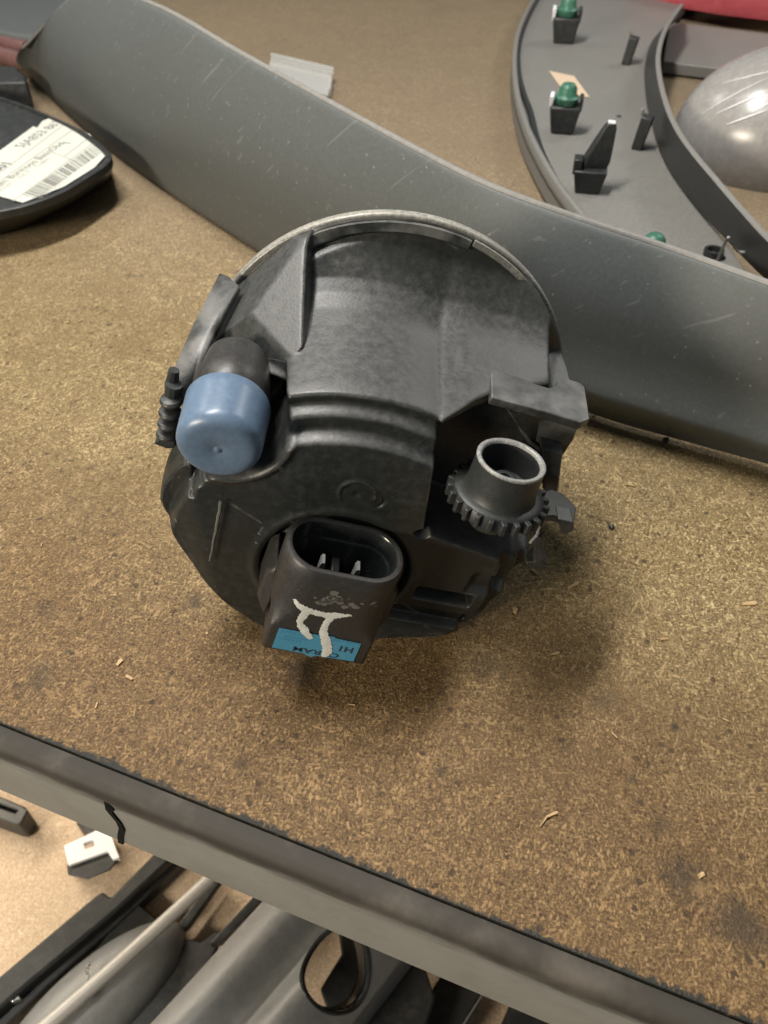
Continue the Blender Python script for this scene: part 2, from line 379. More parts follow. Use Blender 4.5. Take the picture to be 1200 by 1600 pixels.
def prism(pts, vec):
    """polygon pts (3-D, planar) pushed along vec"""
    v = Vector(vec); a = [Vector(p) for p in pts]; b = [p + v for p in a]
    n = len(a); vs = a + b
    fs = [tuple(range(n)), tuple(range(2 * n - 1, n - 1, -1))]
    for q in range(n): fs.append((q, (q + 1) % n, n + (q + 1) % n, n + q))
    return vs, fs
def box(c, s, rz=0.0, taper=1.0, tilt=0.0):
    """box standing on c: size s, turned rz degrees; taper scales the foot"""
    vs = []
    for (zz, k) in ((0, taper), (1, 1.0)):
        for (x, y) in ((-1, -1), (1, -1), (1, 1), (-1, 1)):
            vs.append(Vector((x * s[0] / 2 * k, y * s[1] / 2 * k, zz * s[2])))
    m = Matrix.Rotation(R(rz), 3, 'Z') @ Matrix.Rotation(R(tilt), 3, 'Y')
    vs = [Vector(c) + m @ v for v in vs]
    return vs, [(3, 2, 1, 0), (4, 5, 6, 7), (0, 1, 5, 4), (1, 2, 6, 5), (2, 3, 7, 6), (3, 0, 4, 7)]
def catmull(pts, n=6):
    p = [Vector(q) for q in pts]; out = []
    for i in range(len(p) - 1):
        a = p[i - 1] if i > 0 else p[0] * 2 - p[1]; b, c = p[i], p[i + 1]
        d = p[i + 2] if i + 2 < len(p) else p[-1] * 2 - p[-2]
        for s in range(n):
            t = s / n
            out.append(0.5 * ((2 * b) + (c - a) * t + (2 * a - 5 * b + 4 * c - d) * t * t + (3 * b - a - 3 * c + d) * t ** 3))
    out.append(p[-1]); return out
def tube(path, rad, n=10, flat=1.0, up=(0, 0, 1)):
    path = [Vector(p) for p in path]; secs = []
    for i, p in enumerate(path):
        d = (path[min(i + 1, len(path) - 1)] - path[max(i - 1, 0)]).normalized()
        s = d.cross(Vector(up)).normalized(); u = s.cross(d)
        r = rad[i] if hasattr(rad, '__len__') else rad
        secs.append([p + s * (r * math.cos(2 * math.pi * q / n)) + u * (r * flat * math.sin(2 * math.pi * q / n)) for q in range(n)])
    return loft(secs)
def sweep(path, prof, up=(0, 0, 1)):
    """profile (side, up) pairs swept along path"""
    path = [Vector(p) for p in path]; secs = []
    for i, p in enumerate(path):
        d = (path[min(i + 1, len(path) - 1)] - path[max(i - 1, 0)]); d.z = 0; d.normalize()
        s = d.cross(Vector(up)).normalized()
        secs.append([p + s * a + Vector(up) * b for (a, b) in prof])
    return loft(secs)
def rrect(hx, hy, r, m=7):
    pts = []
    for (sx, sy, a0) in ((1, 1, 0), (-1, 1, 90), (-1, -1, 180), (1, -1, 270)):
        for q in range(m):
            a = R(a0 + 90 * q / (m - 1))
            pts.append((sx * (hx - r) + r * math.cos(a), sy * (hy - r) + r * math.sin(a)))
    return pts
def merge(parts):
    vs, fs = [], []
    for (v, f) in parts:
        n = len(vs); vs += list(v); fs += [tuple(q + n for q in p) for p in f]
    return vs, fs
def text_obj(name, body, size, mtx, mat, parent, align='LEFT', bold=0.0, xscale=1.0):
    """flat print: mtx maps text metres to world metres"""
    cu = bpy.data.curves.new(name, 'FONT'); cu.body = body; cu.size = size * CM; cu.align_x = align; cu.offset = bold * CM
    cu.resolution_u = 3
    tmp = bpy.data.objects.new(name, cu); COL.objects.link(tmp)
    dg = bpy.context.evaluated_depsgraph_get()
    me = bpy.data.meshes.new_from_object(tmp.evaluated_get(dg))
    bpy.data.objects.remove(tmp, do_unlink=True)
    me.transform(Matrix.Diagonal((xscale, 1, 1, 1))); me.name = name
    me.transform(mtx); me.materials.clear(); me.materials.append(M[mat])
    org = world_of(parent); o = bpy.data.objects.new(name, me); COL.objects.link(o)
    me.transform(Matrix.Translation(-org)); o.parent = parent
    return o
def S(a, b, t):
    t = np.clip((t - a) / (b - a), 0, 1); return t * t * (3 - 2 * t)
rnd = random.Random(7)

# ------------------------------------------------------------------ the shelf
def shelf_box(name, x0, x1, y0, y1, z0, z1, mat, kind, label):
    vs, fs = [], []
    for z in (z0, z1):
        for (x, y) in ((x0, y0), (x1, y0), (x1, y1), (x0, y1)): vs.append((x * CM, y * CM, z * CM))
    fs = [(3, 2, 1, 0), (4, 5, 6, 7), (0, 1, 5, 4), (1, 2, 6, 5), (2, 3, 7, 6), (3, 0, 4, 7)]
    me = bpy.data.meshes.new(name); me.from_pydata(vs, [], fs); me.materials.append(M[mat])
    o = bpy.data.objects.new(name, me); COL.objects.link(o)
    o.location = SH_O * CM; o.rotation_euler = (0, 0, SH_A)
    return tag(o, label, None, None, kind)
shelf_box('shelf_board', -70, 110, 0, 130, -1.9, 0, 'board', 'structure', 'brown chipboard shelf top under the fog lamp')
shelf_box('lower_shelf_board', -70, 110, -14, 130, -28, -26, 'board_low', 'structure', 'pale chipboard of the shelf below')
def build_beam():
    # rolled lip, flat face, turned-in bottom; profile in shelf (y, z), y<0 is towards the viewer
    prof = [(-0.03, -0.35), (-0.03, -0.10)]
    for q in range(7):
        a = R(90 + 90 * q / 6); prof.append((-0.33 + 0.28 * math.cos(a) + 0.0, -0.38 + 0.30 * math.sin(a)))
    prof += [(-0.62, -0.62), (-0.63, -3.1), (-0.55, -3.22), (0.9, -3.22), (0.9, -3.05), (-0.45, -3.05), (-0.45, -0.6)]
    xs = [-70, -30, -12, -6, 0, 6, 14, 30, 110]
    vs = [(x * CM, y * CM, z * CM) for x in xs for (y, z) in prof]; n = len(prof); fs = []
    for s in range(len(xs) - 1):
        for q in range(n): a, b = s * n + q, s * n + (q + 1) % n; fs.append((a, a + n, b + n, b))
    me = bpy.data.meshes.new('shelf_beam'); me.from_pydata(vs, [], fs); me.materials.append(M['steel'])
    me.polygons.foreach_set('use_smooth', [True] * len(me.polygons)); me.set_sharp_from_angle(angle=R(40))
    o = bpy.data.objects.new('shelf_beam', me); COL.objects.link(o)
    o.location = SH_O * CM; o.rotation_euler = (0, 0, SH_A)
    tag(o, 'grey painted steel beam along the front edge of the chipboard shelf', 'shelf beam')
    # black seam running down the face
    def fp(px, py): return None
    path = [(-7.72, -0.50), (-7.66, -0.85), (-7.74, -1.0), (-7.60, -1.6), (-7.62, -2.0), (-7.83, -2.6), (-7.98, -3.2)]
    wd = [0.07, 0.13, 0.09, 0.08, 0.085, 0.09, 0.085]
    v2, f2 = [], []
    for (x, z), w in zip(path, wd):
        yy = -0.665 if z < -0.6 else -0.60
        v2 += [((x - w) * CM, yy * CM, z * CM), ((x + w) * CM, yy * CM, z * CM), ((x + w) * CM, (yy + 0.1) * CM, z * CM), ((x - w) * CM, (yy + 0.1) * CM, z * CM)]
    for s in range(len(path) - 1):
        for q in range(4): a, b = s * 4 + q, s * 4 + (q + 1) % 4; f2.append((a, b, b + 4, a + 4))
    m2 = bpy.data.meshes.new('seam'); m2.from_pydata(v2, [], f2); m2.materials.append(M['soot'])
    so = bpy.data.objects.new('seam', m2); COL.objects.link(so); so.parent = o
build_beam()

# ------------------------------------------------------------------ fog lamp
BASE = (0.0, 16.1, 0.0)
lamp = empty('fog_lamp', BASE, 'round black fog lamp with blue cap standing rear side out on chipboard', 'fog lamp')
RY = 18.9                       # depth of the lens ring plane; w is measured from it towards the viewer
BX, BZ = -1.25, 3.0             # bulb axis
def outline():
    pts = []
    for a in range(12, 165, 4): pts.append((4.93 * math.cos(R(a)), 5 + 4.93 * math.sin(R(a))))
    pts += [(-4.84, 6.9), (-5.02, 6.1), (-5.35, 5.3), (-5.47, 4.8), (-5.44, 4.45), (-5.28, 4.05), (-4.95, 3.0), (-4.47, 1.95), (-3.88, 1.08), (-3.1, 0.30), (-2.0, 0.06), (-0.9, 0.04),
            (0.5, 0.03), (1.7, 0.12), (2.35, 0.30), (2.75, 0.75), (2.95, 1.25), (3.35, 1.7), (3.75, 2.3), (3.95, 3.1), (4.2, 3.9), (4.5, 4.8), (4.75, 5.6)]
    th = np.array([math.atan2(z - BZ, x - BX) for x, z in pts]); rr = np.array([math.hypot(x - BX, z - BZ) for x, z in pts])
    o = np.argsort(th); th, rr = th[o], rr[o]
    return np.concatenate([th[-3:] - 2 * np.pi, th, th[:3] + 2 * np.pi]), np.concatenate([rr[-3:], rr, rr[:3]])
def plane3(a, b, c):
    m = np.array([[p[0], p[2], 1.0] for p in (a, b, c)]); k = np.linalg.solve(m, np.array([p[1] for p in (a, b, c)]))
    return lambda x, z: k[0] * x + k[1] * z + k[2]
def hfield(x, z):
    rr = np.hypot(x, z - 5.0); rb = np.hypot(x - BX, z - BZ)
    # stepped plate round the bulb axis, then the ledge and the concave rise up to the ring
    fs = np.array([(0, 5.55), (4.10, 5.55), (4.16, 5.50), (4.26, 5.20), (4.34, 5.17), (4.58, 5.20), (4.64, 5.16), (4.74, 4.92), (4.80, 4.88), (4.97, 4.92), (5.03, 4.84), (5.07, 4.60), (5.12, 4.0),
                   (5.18, 3.3), (5.26, 2.6), (5.37, 2.0), (5.52, 1.55), (5.74, 1.2), (6.1, 0.9), (6.42, 0.66), (6.6, 0.52), (9, 0.48)])
    wc = np.interp(rb, fs[:, 0], fs[:, 1])
    # groove under the lens ring
    wc = wc - 0.16 * np.exp(-((rr - 4.50) / 0.055) ** 2) * (z > 5.5)
    # left faceted block
    A, B, C, D, E = (-1.83, 0.72, 9.68), (-1.70, 3.5, 8.22), (-3.16, 2.35, 8.42), (-1.95, 3.62, 8.18), (-4.05, 0.7, 7.80)
    p1, p2, p3 = plane3(A, B, C), plane3(A, C, E), plane3(C, D, (-3.4, 2.9, 7.5))
    wl = np.minimum(np.minimum(p1(x, z), p2(x, z)), p3(x, z))
    wl = np.maximum(wl, 0.45)
    # pocket for the capped vent
    xb = -1.78 - 0.38 * S(8.25, 7.95, z)
    left = S(xb + 0.04, xb - 0.04, x)
    dz = np.minimum(z - 7.60, 0.0); dp = np.hypot(x + 3.42, dz)
    pw = 0.10 + 0.35 * S(-3.6, -4.4, x)
    pocket = S(0.0, 1.0, (1.28 + pw - dp) / (2 * pw))
    upper_left = left * S(7.45, 7.75, z)
    wp = 3.3 - 0.3 * S(1.3, 0.6, dp)
    w = wc * (1 - upper_left) + wl * upper_left
    pk = pocket * (1 - S(7.45, 7.75, z))
    w = w * (1 - pk) + wp * pk
    # soft lip round the pocket
    w = w + 0.10 * np.exp(-((dp - 1.50) / 0.10) ** 2) * S(7.6, 7.2, z) * (rb > 2) * S(-4.5, -4.1, x)
    # right shoulder: flat ledge running out to the mounting tab, hollow below it for the adjuster
    zs = np.interp(x, [0.8, 1.2, 2.0, 2.6, 3.3, 4.5, 6.0], [7.50, 7.42, 7.30, 7.12, 6.92, 6.55, 6.1])
    sd = z - zs
    cut = np.interp(x, [0.9, 1.2, 2.6, 3.4, 4.05, 4.25, 5], [5.2, 5.1, 3.7, 3.3, 2.9, 1.0, 0.7])
    gs = np.concatenate([np.array([(-0.4, 5.2), (-0.03, 5.1)]), fs[12:] - np.array([[5.04, 0.0]])])
    wr = np.minimum(np.interp(sd, gs[:, 0], gs[:, 1]), cut)
    xr = 1.0 + 0.088 * (z - 4.35) + 0.30 * S(7.3, 8.7, z)
    rw = 0.04 + 0.12 * S(7.25, 7.6, z)
    right = S(0.0, 1.0, (x - xr + rw) / (2 * rw))
    zlow = 4.35 - 0.50 * (x - 1.0)
    hol = S(-0.16, -0.26, sd)
    wr = wr * (1 - hol) + (3.65 - 0.3 * S(3.4, 4.4, x)) * hol
    rup = right * S(zlow - 0.06, zlow + 0.04, z)
    w = w * (1 - rup) + wr * rup
    # small dark slot at the left foot of the hollow
    sl = np.exp(-(((x - 0.93) / 0.16) ** 2 + ((z - 4.28) / 0.12) ** 2) ** 2)
    w = w - 0.5 * sl
    # lower right: sloping shelf and shallow slots in the rolled frame
    c, s = math.cos(R(-16)), math.sin(R(-16))
    u, v = x * c + z * s, -x * s + z * c
    low = S(1.25, 1.35, x)
    w = w + 0.14 * np.exp(-((v - 4.62) / 0.10) ** 2) * S(-0.55, -0.35, u) * S(1.45, 1.25, u) * (z < zlow)
    def slot(u0, u1, v0, v1, e=0.05): return S(u0 - e, u0 + e, u) * S(u1 + e, u1 - e, u) * S(v0 - e, v0 + e, v) * S(v1 + e, v1 - e, v)
    w = w - 0.75 * slot(0.25, 1.75, 2.02, 2.42)
    w = w - 0.30 * slot(-0.6, 2.0, 1.0, 1.62) - 0.25 * slot(1.5, 3.0, 2.6, 3.3, 0.12)
    # hub well of the bulb with a crescent lip
    w = w - 0.30 * S(1.92, 1.80, rb)
    w = w + 0.06 * np.exp(-((rb - 2.05) / 0.12) ** 2)
    # embossed round mark above the connector
    d2 = np.hypot(x + 0.62, z - 5.62)
    w = w + 0.05 * np.exp(-((d2 - 0.42) / 0.05) ** 2) * S(5.35, 5.5, z) - 0.05 * np.exp(-(d2 / 0.09) ** 2)
    d3 = np.hypot(x + 0.22, z - 5.42); w = w - 0.06 * np.exp(-((d3 - 0.22) / 0.035) ** 2) * S(-0.3, -0.1, x)
    # left lower arm
    w = w - 0.25 * S(-4.3, -5.2, x) * S(7.0, 6.2, z)
    return np.maximum(w, 0.4)
def build_housing():
    NT_, N1, N2 = 800, 220, 90
    th = np.linspace(-np.pi, np.pi, NT_, endpoint=False)
    ot, orr = outline(); rmax = np.interp(th, ot, orr)
    k = np.exp(-np.linspace(-2, 2, 7) ** 2); k /= k.sum()
    rmax = np.convolve(np.concatenate([rmax[-3:], rmax, rmax[:3]]), k, 'valid')
    r2 = np.minimum(5.02, rmax - 0.25)
    f1 = np.linspace(0.004, 1, N1)
    f2 = np.linspace(0, 1, N2 + 1)[1:] ** 1.35
    rad = np.concatenate([f1[:, None] * r2[None, :], r2[None, :] + f2[:, None] * (rmax - r2)[None, :]], 0)
    x = BX + rad * np.cos(th)[None, :]; z = BZ + rad * np.sin(th)[None, :]
    w = hfield(x, z)
    # light smoothing as moulded fillets
    for _ in range(3):
        wp = np.pad(w, ((1, 1), (0, 0)), 'edge')
        w = 0.5 * w + 0.125 * (wp[2:] + wp[:-2] + np.roll(w, 1, 1) + np.roll(w, -1, 1))
    edge = rmax[None, :] - rad
    w = w - 0.10 * np.clip(1 - edge / 0.10, 0, 1) ** 2
    # drum side wall back to the ring
    rows = [np.stack([x[i], np.full(NT_, RY) - w[i], z[i]], -1) for i in range(x.shape[0])]
    we = w[-1]
    cx, cz = x[-1], z[-1]; rho = np.hypot(cx, cz - 5); kk = np.minimum(1.0, 4.85 / rho)
    for f in (0.02, 0.3, 0.65, 1.0):
        sc = 1 + (kk - 1) * f
        rows.append(np.stack([cx * sc, RY - we * (1 - f), 5 + (cz - 5) * sc], -1))
    vs = np.concatenate(rows, 0); n = len(rows); fs = []
    for i in range(n - 1):
        for q in range(NT_):
            a, b = i * NT_ + q, i * NT_ + (q + 1) % NT_; fs.append((a, b, b + NT_, a + NT_))
    fs.append(tuple(range(NT_)))
    return mesh_obj('housing', [tuple(v) for v in vs], fs, 'housing', lamp, angle=60, origin=(0, 16.0, 5.0))
build_housing()
# lens ring and lens
fr = frame((0, RY, 5.0), (0, -1, 0))
v, f = lathe([(4.72, 0.30), (4.76, 0.44), (4.90, 0.48), (4.96, 0.46), (4.985, 0.40), (4.985, 0.24), (4.95, 0.20), (4.75, 0.20), (4.72, 0.22)], 160, fr, False, False)
n = 160; f += [(8 * n + q, 8 * n + (q + 1) % n, (q + 1) % n, q) for q in range(n)]
mesh_obj('lens_ring', v, f, 'bezel', lamp, angle=50)
v, f = lathe([(4.69, 0.21), (4.52, -0.35), (4.30, -0.70), (4.0, -1.05), (3.6, -1.40), (3.0, -1.70), (2.0, -1.95), (0.8, -2.07), (0.05, -2.08)], 96, fr, False, True)
mesh_obj('lens', v, f, 'glass', lamp, solid=0.2)
# raised arc shoulder strips inside the ring
def arc_strip(name, a0, a1, r0, r1, w0, w1, mat):
    secs = []
    for q in range(41):
        a = R(a0 + (a1 - a0) * q / 40); c, s = math.cos(a), math.sin(a)
        secs.append([(r0 * c, RY - w0, 5 + r0 * s), (r0 * c, RY - w1, 5 + r0 * s), ((r0 + 0.03) * c, RY - w1 - 0.03, 5 + (r0 + 0.03) * s), (r1 * c, RY - w1, 5 + r1 * s), (r1 * c, RY - w0, 5 + r1 * s)])
    v, f = loft(secs); return mesh_obj(name, v, f, mat, lamp, angle=50)
arc_strip('ring_band', 64, 113, 4.60, 4.84, 0.30, 0.62, 'housing')
arc_strip('ring_band', 34, 63, 4.72, 4.88, 0.30, 0.58, 'bezel')

# blue cap on the vent stub
cf = frame((-3.46, 14.25, 7.50), (-0.03, -1, -0.06))
v, f = lathe([(0.75, -1.5), (0.86, -0.70), (0.88, -0.55), (0.87, -0.06), (0.85, -0.03), (0.68, 0.3)], 40, cf, False, True)
mesh_obj('vent_stub', v, f, 'bulb', lamp)
prof = [(0.80, 0.0), (0.93, 0.0), (0.95, 0.05)]
prof += [(0.95 - 0.03 * t / 5, 0.05 + 1.10 * t / 5) for t in range(1, 6)]
for q in range(1, 8):
    a = R(90 * q / 7); prof.append((0.92 - 0.30 * (1 - math.cos(a)), 1.15 + 0.30 * math.sin(a)))
prof += [(0.50, 1.45), (0.15, 1.445), (0.12, 1.42), (0.08, 1.42), (0.05, 1.46), (0.01, 1.47)]
cap = mesh_obj('vent_cap', *lathe(prof, 64, cf, True, True), 'blue', lamp, angle=60)
tb = Matrix(((1, 0, 0, 0), (0, 0, -1, 0), (0, 1, 0, 0), (0, 0, 0, 1)))

# bulb base and connector
RA = 17.0
kx = Vector((math.sin(R(RA)), 0.0, math.cos(R(RA)))); ix = Vector((math.cos(R(RA)), 0.0, -math.sin(R(RA)))); jx = Vector((0, 1, 0))
RC = Vector((-0.867, 12.400, 4.815))
def cfr(i, j, k): return RC + ix * i + jx * j + kx * k
bf = frame((BX + 0.05, 14.1, 3.05), (0, -1, 0))
v, f = lathe([(1.78, 0.0), (1.78, 0.55), (1.70, 0.66), (1.36, 0.70), (1.32, 0.74), (1.30, 1.1)], 64, bf, True, True)
base = mesh_obj('bulb_base', v, f, 'bulb', lamp, angle=40)
secs = []
spec = [(-1.7, 1.08, 0.56, 0.53), (-0.52, 1.12, 0.60, 0.57), (-0.47, 1.14, 0.62, 0.59), (-0.46, 1.20, 0.68, 0.65), (-0.42, 1.22, 0.70, 0.67), (-0.05, 1.235, 0.715, 0.69), (-0.01, 1.26, 0.74, 0.72), (0.0, 1.30, 0.78, 0.75),
        (-0.01, 1.37, 0.85, 0.82), (-0.06, 1.41, 0.89, 0.86), (-0.5, 1.42, 0.90, 0.87), (-1.2, 1.42, 0.91, 0.85), (-1.55, 1.40, 0.92, 0.70), (-1.85, 1.34, 0.94, 0.40), (-2.02, 1.30, 0.96, 0.18), (-2.10, 1.30, 0.97, 0.12), (-2.98, 1.30, 0.97, 0.12), (-3.04, 1.26, 0.93, 0.10)]
for (k, hx, hy, r) in spec: secs.append([cfr(a, b, k) for (a, b) in rrect(hx, hy, r, 9)])
v, f = loft(secs)
conn = mesh_obj('bulb_connector', v, f, 'bulb', lamp, angle=40)
v, f = loft([[cfr(a, b + 0.02, k) for (a, b) in rrect(hx - 0.004, hy - 0.004, r, 9)] for (k, hx, hy, r) in [(-1.69, 1.07, 0.55, 0.53), (-1.60, 1.07, 0.55, 0.53)]])
mesh_obj('socket_floor', v, f, 'gloss_black', conn)
v, f = loft([[cfr(a, b, k) for (a, b) in rrect(hx - 0.012, hy - 0.012, r - 0.01, 9)] for (k, hx, hy, r) in spec[:7]], False, False)
mesh_obj('socket_lining', v, f, 'gloss_black', conn, angle=40)
for a in (-0.42, 0.42):
    v, f = prism([cfr(a - 0.06, -0.2, -1.6), cfr(a + 0.06, -0.2, -1.6), cfr(a + 0.06, -0.2, -0.50), cfr(a + 0.03, -0.2, -0.42), cfr(a - 0.03, -0.2, -0.42), cfr(a - 0.06, -0.2, -0.50)], jx * 0.28)
    mesh_obj('terminal', v, f, 'worn', conn, smooth=False)
v, f = prism([cfr(-0.10, 0.12, -1.6), cfr(0.10, 0.12, -1.6), cfr(0.10, 0.12, -1.0), cfr(-0.10, 0.12, -1.0)], jx * 0.5)
mesh_obj('key_rib', v, f, 'bulb', conn, bevel=0.03)
# clamping arms on both sides of the connector
for sgn in (-1, 1):
    pts = [cfr(sgn * 1.40, -0.2, -0.9), cfr(sgn * 1.62, -0.1, -1.2), cfr(sgn * 1.66, -0.1, -2.2), cfr(sgn * 1.36, -0.3, -2.7), cfr(sgn * 1.28, -0.3, -1.8)]
    v, f = prism(pts, jx * 1.2); mesh_obj('side_arm', v, f, 'bulb', conn, bevel=0.08)
# surface of the connector front, for print and paint
SK = np.array([(s[0], s[1], s[2], s[3]) for s in spec[9:]])[::-1]
def wall(i, k, lift):
    hx = np.interp(k, SK[:, 0], SK[:, 1]); hy = np.interp(k, SK[:, 0], SK[:, 2]); r = np.interp(k, SK[:, 0], SK[:, 3])
    d = abs(i) - (hx - r)
    j = -hy if d <= 0 else -(hy - r) - math.sqrt(max(r * r - d * d, 0))
    return cfr(i, j - lift, k)
def stroke(path, wd, lift, jit=0.02, steps=14):
    pts = catmull([(p[0], p[1], 0) for p in path], steps); vs, fs = [], []; m = 5
    L = len(pts)
    for q, p in enumerate(pts):
        d = (pts[min(q + 1, L - 1)] - pts[max(q - 1, 0)]).normalized(); nx = Vector((-d.y, d.x, 0))
        t = q / (L - 1) * (len(wd) - 1); a = int(min(t, len(wd) - 2)); wv = wd[a] + (wd[a + 1] - wd[a]) * (t - a)
        j1, j2 = rnd.uniform(-jit, jit), rnd.uniform(-jit, jit)
        for s in range(m):
            u = -1 + 2 * s / (m - 1); e = u * wv + (j1 if s == 0 else j2 if s == m - 1 else 0)
            x, y = p.x + nx.x * e, p.y + nx.y * e
            vs.append(wall(x, y, lift * (1 - 0.8 * u * u) + 0.004 + 0.032 * min(1, max(0, (-1.95 - y) / 0.12))))
    for q in range(L - 1):
        for s in range(m - 1): a = q * m + s; fs.append((a, a + 1, a + m + 1, a + m))
    return vs, fs
def label_pts(pts, lift): return [wall(a, b, lift) for (a, b) in pts]
LBL = [(-1.04, -2.10), (0.10, -2.09), (0.10, -2.06), (0.32, -2.06), (0.32, -2.10), (0.98, -2.13), (1.0, -2.90), (0.05, -2.93), (-0.05, -3.02), (-0.18, -2.98), (-0.24, -2.93), (-1.05, -2.90)]
v, f = prism([cfr(a, -0.982, b) for a, b in LBL], (0, -0.012, 0))
mesh_obj('label_sticker', v, f, 'sticker', conn, smooth=False)
def tmat(i, k, lift=1.0, flip=True):
    s = -1 if flip else 1
    o = cfr(i, -lift, k) * CM; X, Yv, Z = ix * s, kx * s, -jx
    return Matrix(((X.x, Yv.x, Z.x, o.x), (X.y, Yv.y, Z.y, o.y), (X.z, Yv.z, Z.z, o.z), (0, 0, 0, 1)))
text_obj('label_text', 'OSRAM', 0.26, tmat(0.60, -2.70), 'ink', conn, bold=0.004, xscale=1.35)
text_obj('label_text', 'H1', 0.30, tmat(0.88, -2.36), 'ink', conn, bold=0.008, xscale=1.1)
for (i0, k0, ln) in [(0.92, -2.20, 0.85), (-0.2, -2.22, 0.75), (-0.3, -2.40, 0.60), (-0.42, -2.52, 0.5)]:
    parts = []; a = i0
    while a > i0 - ln:
        w_ = rnd.uniform(0.025, 0.06)
        parts.append(prism([cfr(a, -0.996, k0), cfr(a - w_, -0.996, k0), cfr(a - w_, -0.996, k0 + rnd.uniform(0.06, 0.09)), cfr(a, -0.996, k0 + 0.08)], (0, -0.002, 0))); a -= w_ + rnd.uniform(0.015, 0.05)
    mesh_obj('fine_print', *merge(parts), 'ink_faint', conn, smooth=False)
strokes = [([(-0.92, -1.12), (-0.62, -1.30), (-0.20, -1.38), (0.12, -1.34), (0.50, -1.22)], [0.04, 0.10, 0.085, 0.11, 0.02]),
           ([(-0.55, -1.28), (-0.58, -1.55), (-0.62, -1.80), (-0.42, -2.05), (-0.22, -2.26)], [0.08, 0.10, 0.07, 0.10, 0.06]),
           ([(0.05, -1.36), (0.00, -1.70), (0.00, -1.95), (0.16, -2.30), (0.26, -2.66), (0.24, -2.90)], [0.08, 0.085, 0.09, 0.12, 0.12, 0.07])]
mesh_obj('paint_mark', *merge([stroke(p, w_, 0.008) for p, w_ in strokes]), 'paint', conn)
dabs = []
for _ in range(34):
    a, b = rnd.gauss(0.05, 0.40), rnd.gauss(-0.84, 0.11); r_ = rnd.choice([0.015, 0.03, 0.05, 0.10, 0.13])
    ring = [wall(a + r_ * rnd.uniform(0.6, 1.2) * math.cos(q), b + 0.7 * r_ * math.sin(q), 0.006) for q in np.linspace(0, 2 * math.pi, 9)[:-1]]
    n0 = len(ring); dabs.append((ring, [tuple(range(n0))]))
mesh_obj('paint_smear', *merge(dabs), 'scuff', conn, smooth=False)

# pale paint line on the plate
a, b = Vector((-3.745, 13.220, 5.555)), Vector((-4.338, 13.240, 3.446))
v, f = tube([a + (b - a) * (q / 12) + Vector((rnd.uniform(-.01, .01), 0, 0)) for q in range(13)], [0.045 * (1 - 0.5 * q / 12) for q in range(13)], 6, 1.0, (0, 1, 0))
mesh_obj('paint_line', v, f, 'scuff', lamp)

# adjuster knob
kb, kt = Vector((2.584, 13.350, 5.346)), Vector((2.854, 13.450, 6.625))
kb = kt + (kb - kt) * 0.74; kax = (kt - kb).normalized(); KL = (kt - kb).length
kf = frame(kb, kax)
prof = [(1.08, -0.32), (1.08, 0.0), (1.04, 0.04), (0.86, 0.05), (0.83, 0.10), (0.82, 0.30), (0.80, KL - 0.3), (0.80, KL - 0.06)]
v, f = lathe(prof, 56, kf, True, False)
knob = mesh_obj('adjuster_knob', v, f, 'knob', lamp, angle=45)
v, f = lathe([(0.80, KL - 0.07), (0.805, KL - 0.02), (0.78, KL), (0.73, KL), (0.69, KL - 0.03), (0.67, KL - 0.08)], 56, kf, False, False)
mesh_obj('knob_rim', v, f, 'worn', knob, angle=60)
v, f = lathe([(0.67, KL - 0.08), (0.64, KL - 0.75), (0.30, KL - 0.80), (0.28, KL - 0.55), (0.22, KL - 0.50), (0.12, KL - 0.50), (0.10, KL - 0.65)], 48, kf, False, True)
mesh_obj('knob_bore', v, f, 'knob', knob, angle=45)
first = None; NTOOTH = 24
for q in range(NTOOTH):
    a = 2 * math.pi * q / NTOOTH
    if first is None:
        pts = []
        for h in (-0.30, 0.02):
            pts += [kf(1.04, -0.085, h), kf(1.22, -0.055, h), kf(1.22, 0.055, h), kf(1.04, 0.085, h)]
        first = mesh_obj('tooth', pts, [(3, 2, 1, 0), (4, 5, 6, 7), (0, 1, 5, 4), (1, 2, 6, 5), (2, 3, 7, 6), (3, 0, 4, 7)], 'knob', knob, bevel=0.02, origin=kb)
        t0 = first.location.copy()
    else:
        o = first.copy(); COL.objects.link(o); o.parent = knob
        o.rotation_mode = 'QUATERNION'; o.rotation_quaternion = Matrix.Rotation(a, 3, kax).to_quaternion()
v, f = lathe([(0.5, -0.9), (0.6, -0.45), (0.92, -0.42), (0.92, -0.30)], 40, kf)
mesh_obj('knob_collar', v, f, 'knob', lamp, angle=45)

# mounting tabs on the right
TN = (math.sin(R(17)), 0.0, math.cos(R(17)))
up_tab = [(2.612, 16.380, 7.297), (3.079, 15.971, 7.154), (3.567, 15.788, 7.005), (3.981, 15.755, 6.879), (4.150, 15.903, 6.827), (4.283, 16.224, 6.786), (4.445, 16.400, 6.737), (4.857, 16.360, 6.611), (4.983, 16.226, 6.572), (4.859, 14.884, 6.610), (4.590, 14.637, 6.693), (3.977, 14.710, 6.880), (2.455, 14.775, 7.345)]
v, f = prism(up_tab, Vector(TN) * -0.22); mesh_obj('mounting_tab', v, f, 'housing', lamp, bevel=0.03)
gus = [(2.554, 15.350, 6.877), (4.774, 15.350, 6.082), (4.718, 15.350, 5.575), (4.543, 15.350, 5.069), (4.198, 15.350, 4.983), (3.192, 15.350, 5.533), (2.655, 15.350, 6.142)]
v, f = prism(gus, (0, 0.5, 0)); mesh_obj('tab_gusset', v, f, 'housing', lamp, bevel=0.04)
v, f = tube([(2.815, 15.300, 6.801), (3.087, 15.300, 6.418), (3.319, 15.300, 6.023), (3.627, 15.300, 5.575), (4.022, 15.300, 5.261)], 0.06, 8, 1, (0, 1, 0)); mesh_obj('gusset_rib', v, f, 'housing', lamp)
side = [(3.824, 14.900, 5.707), (4.396, 14.900, 5.543), (4.478, 14.900, 4.198), (4.122, 14.900, 4.153)]
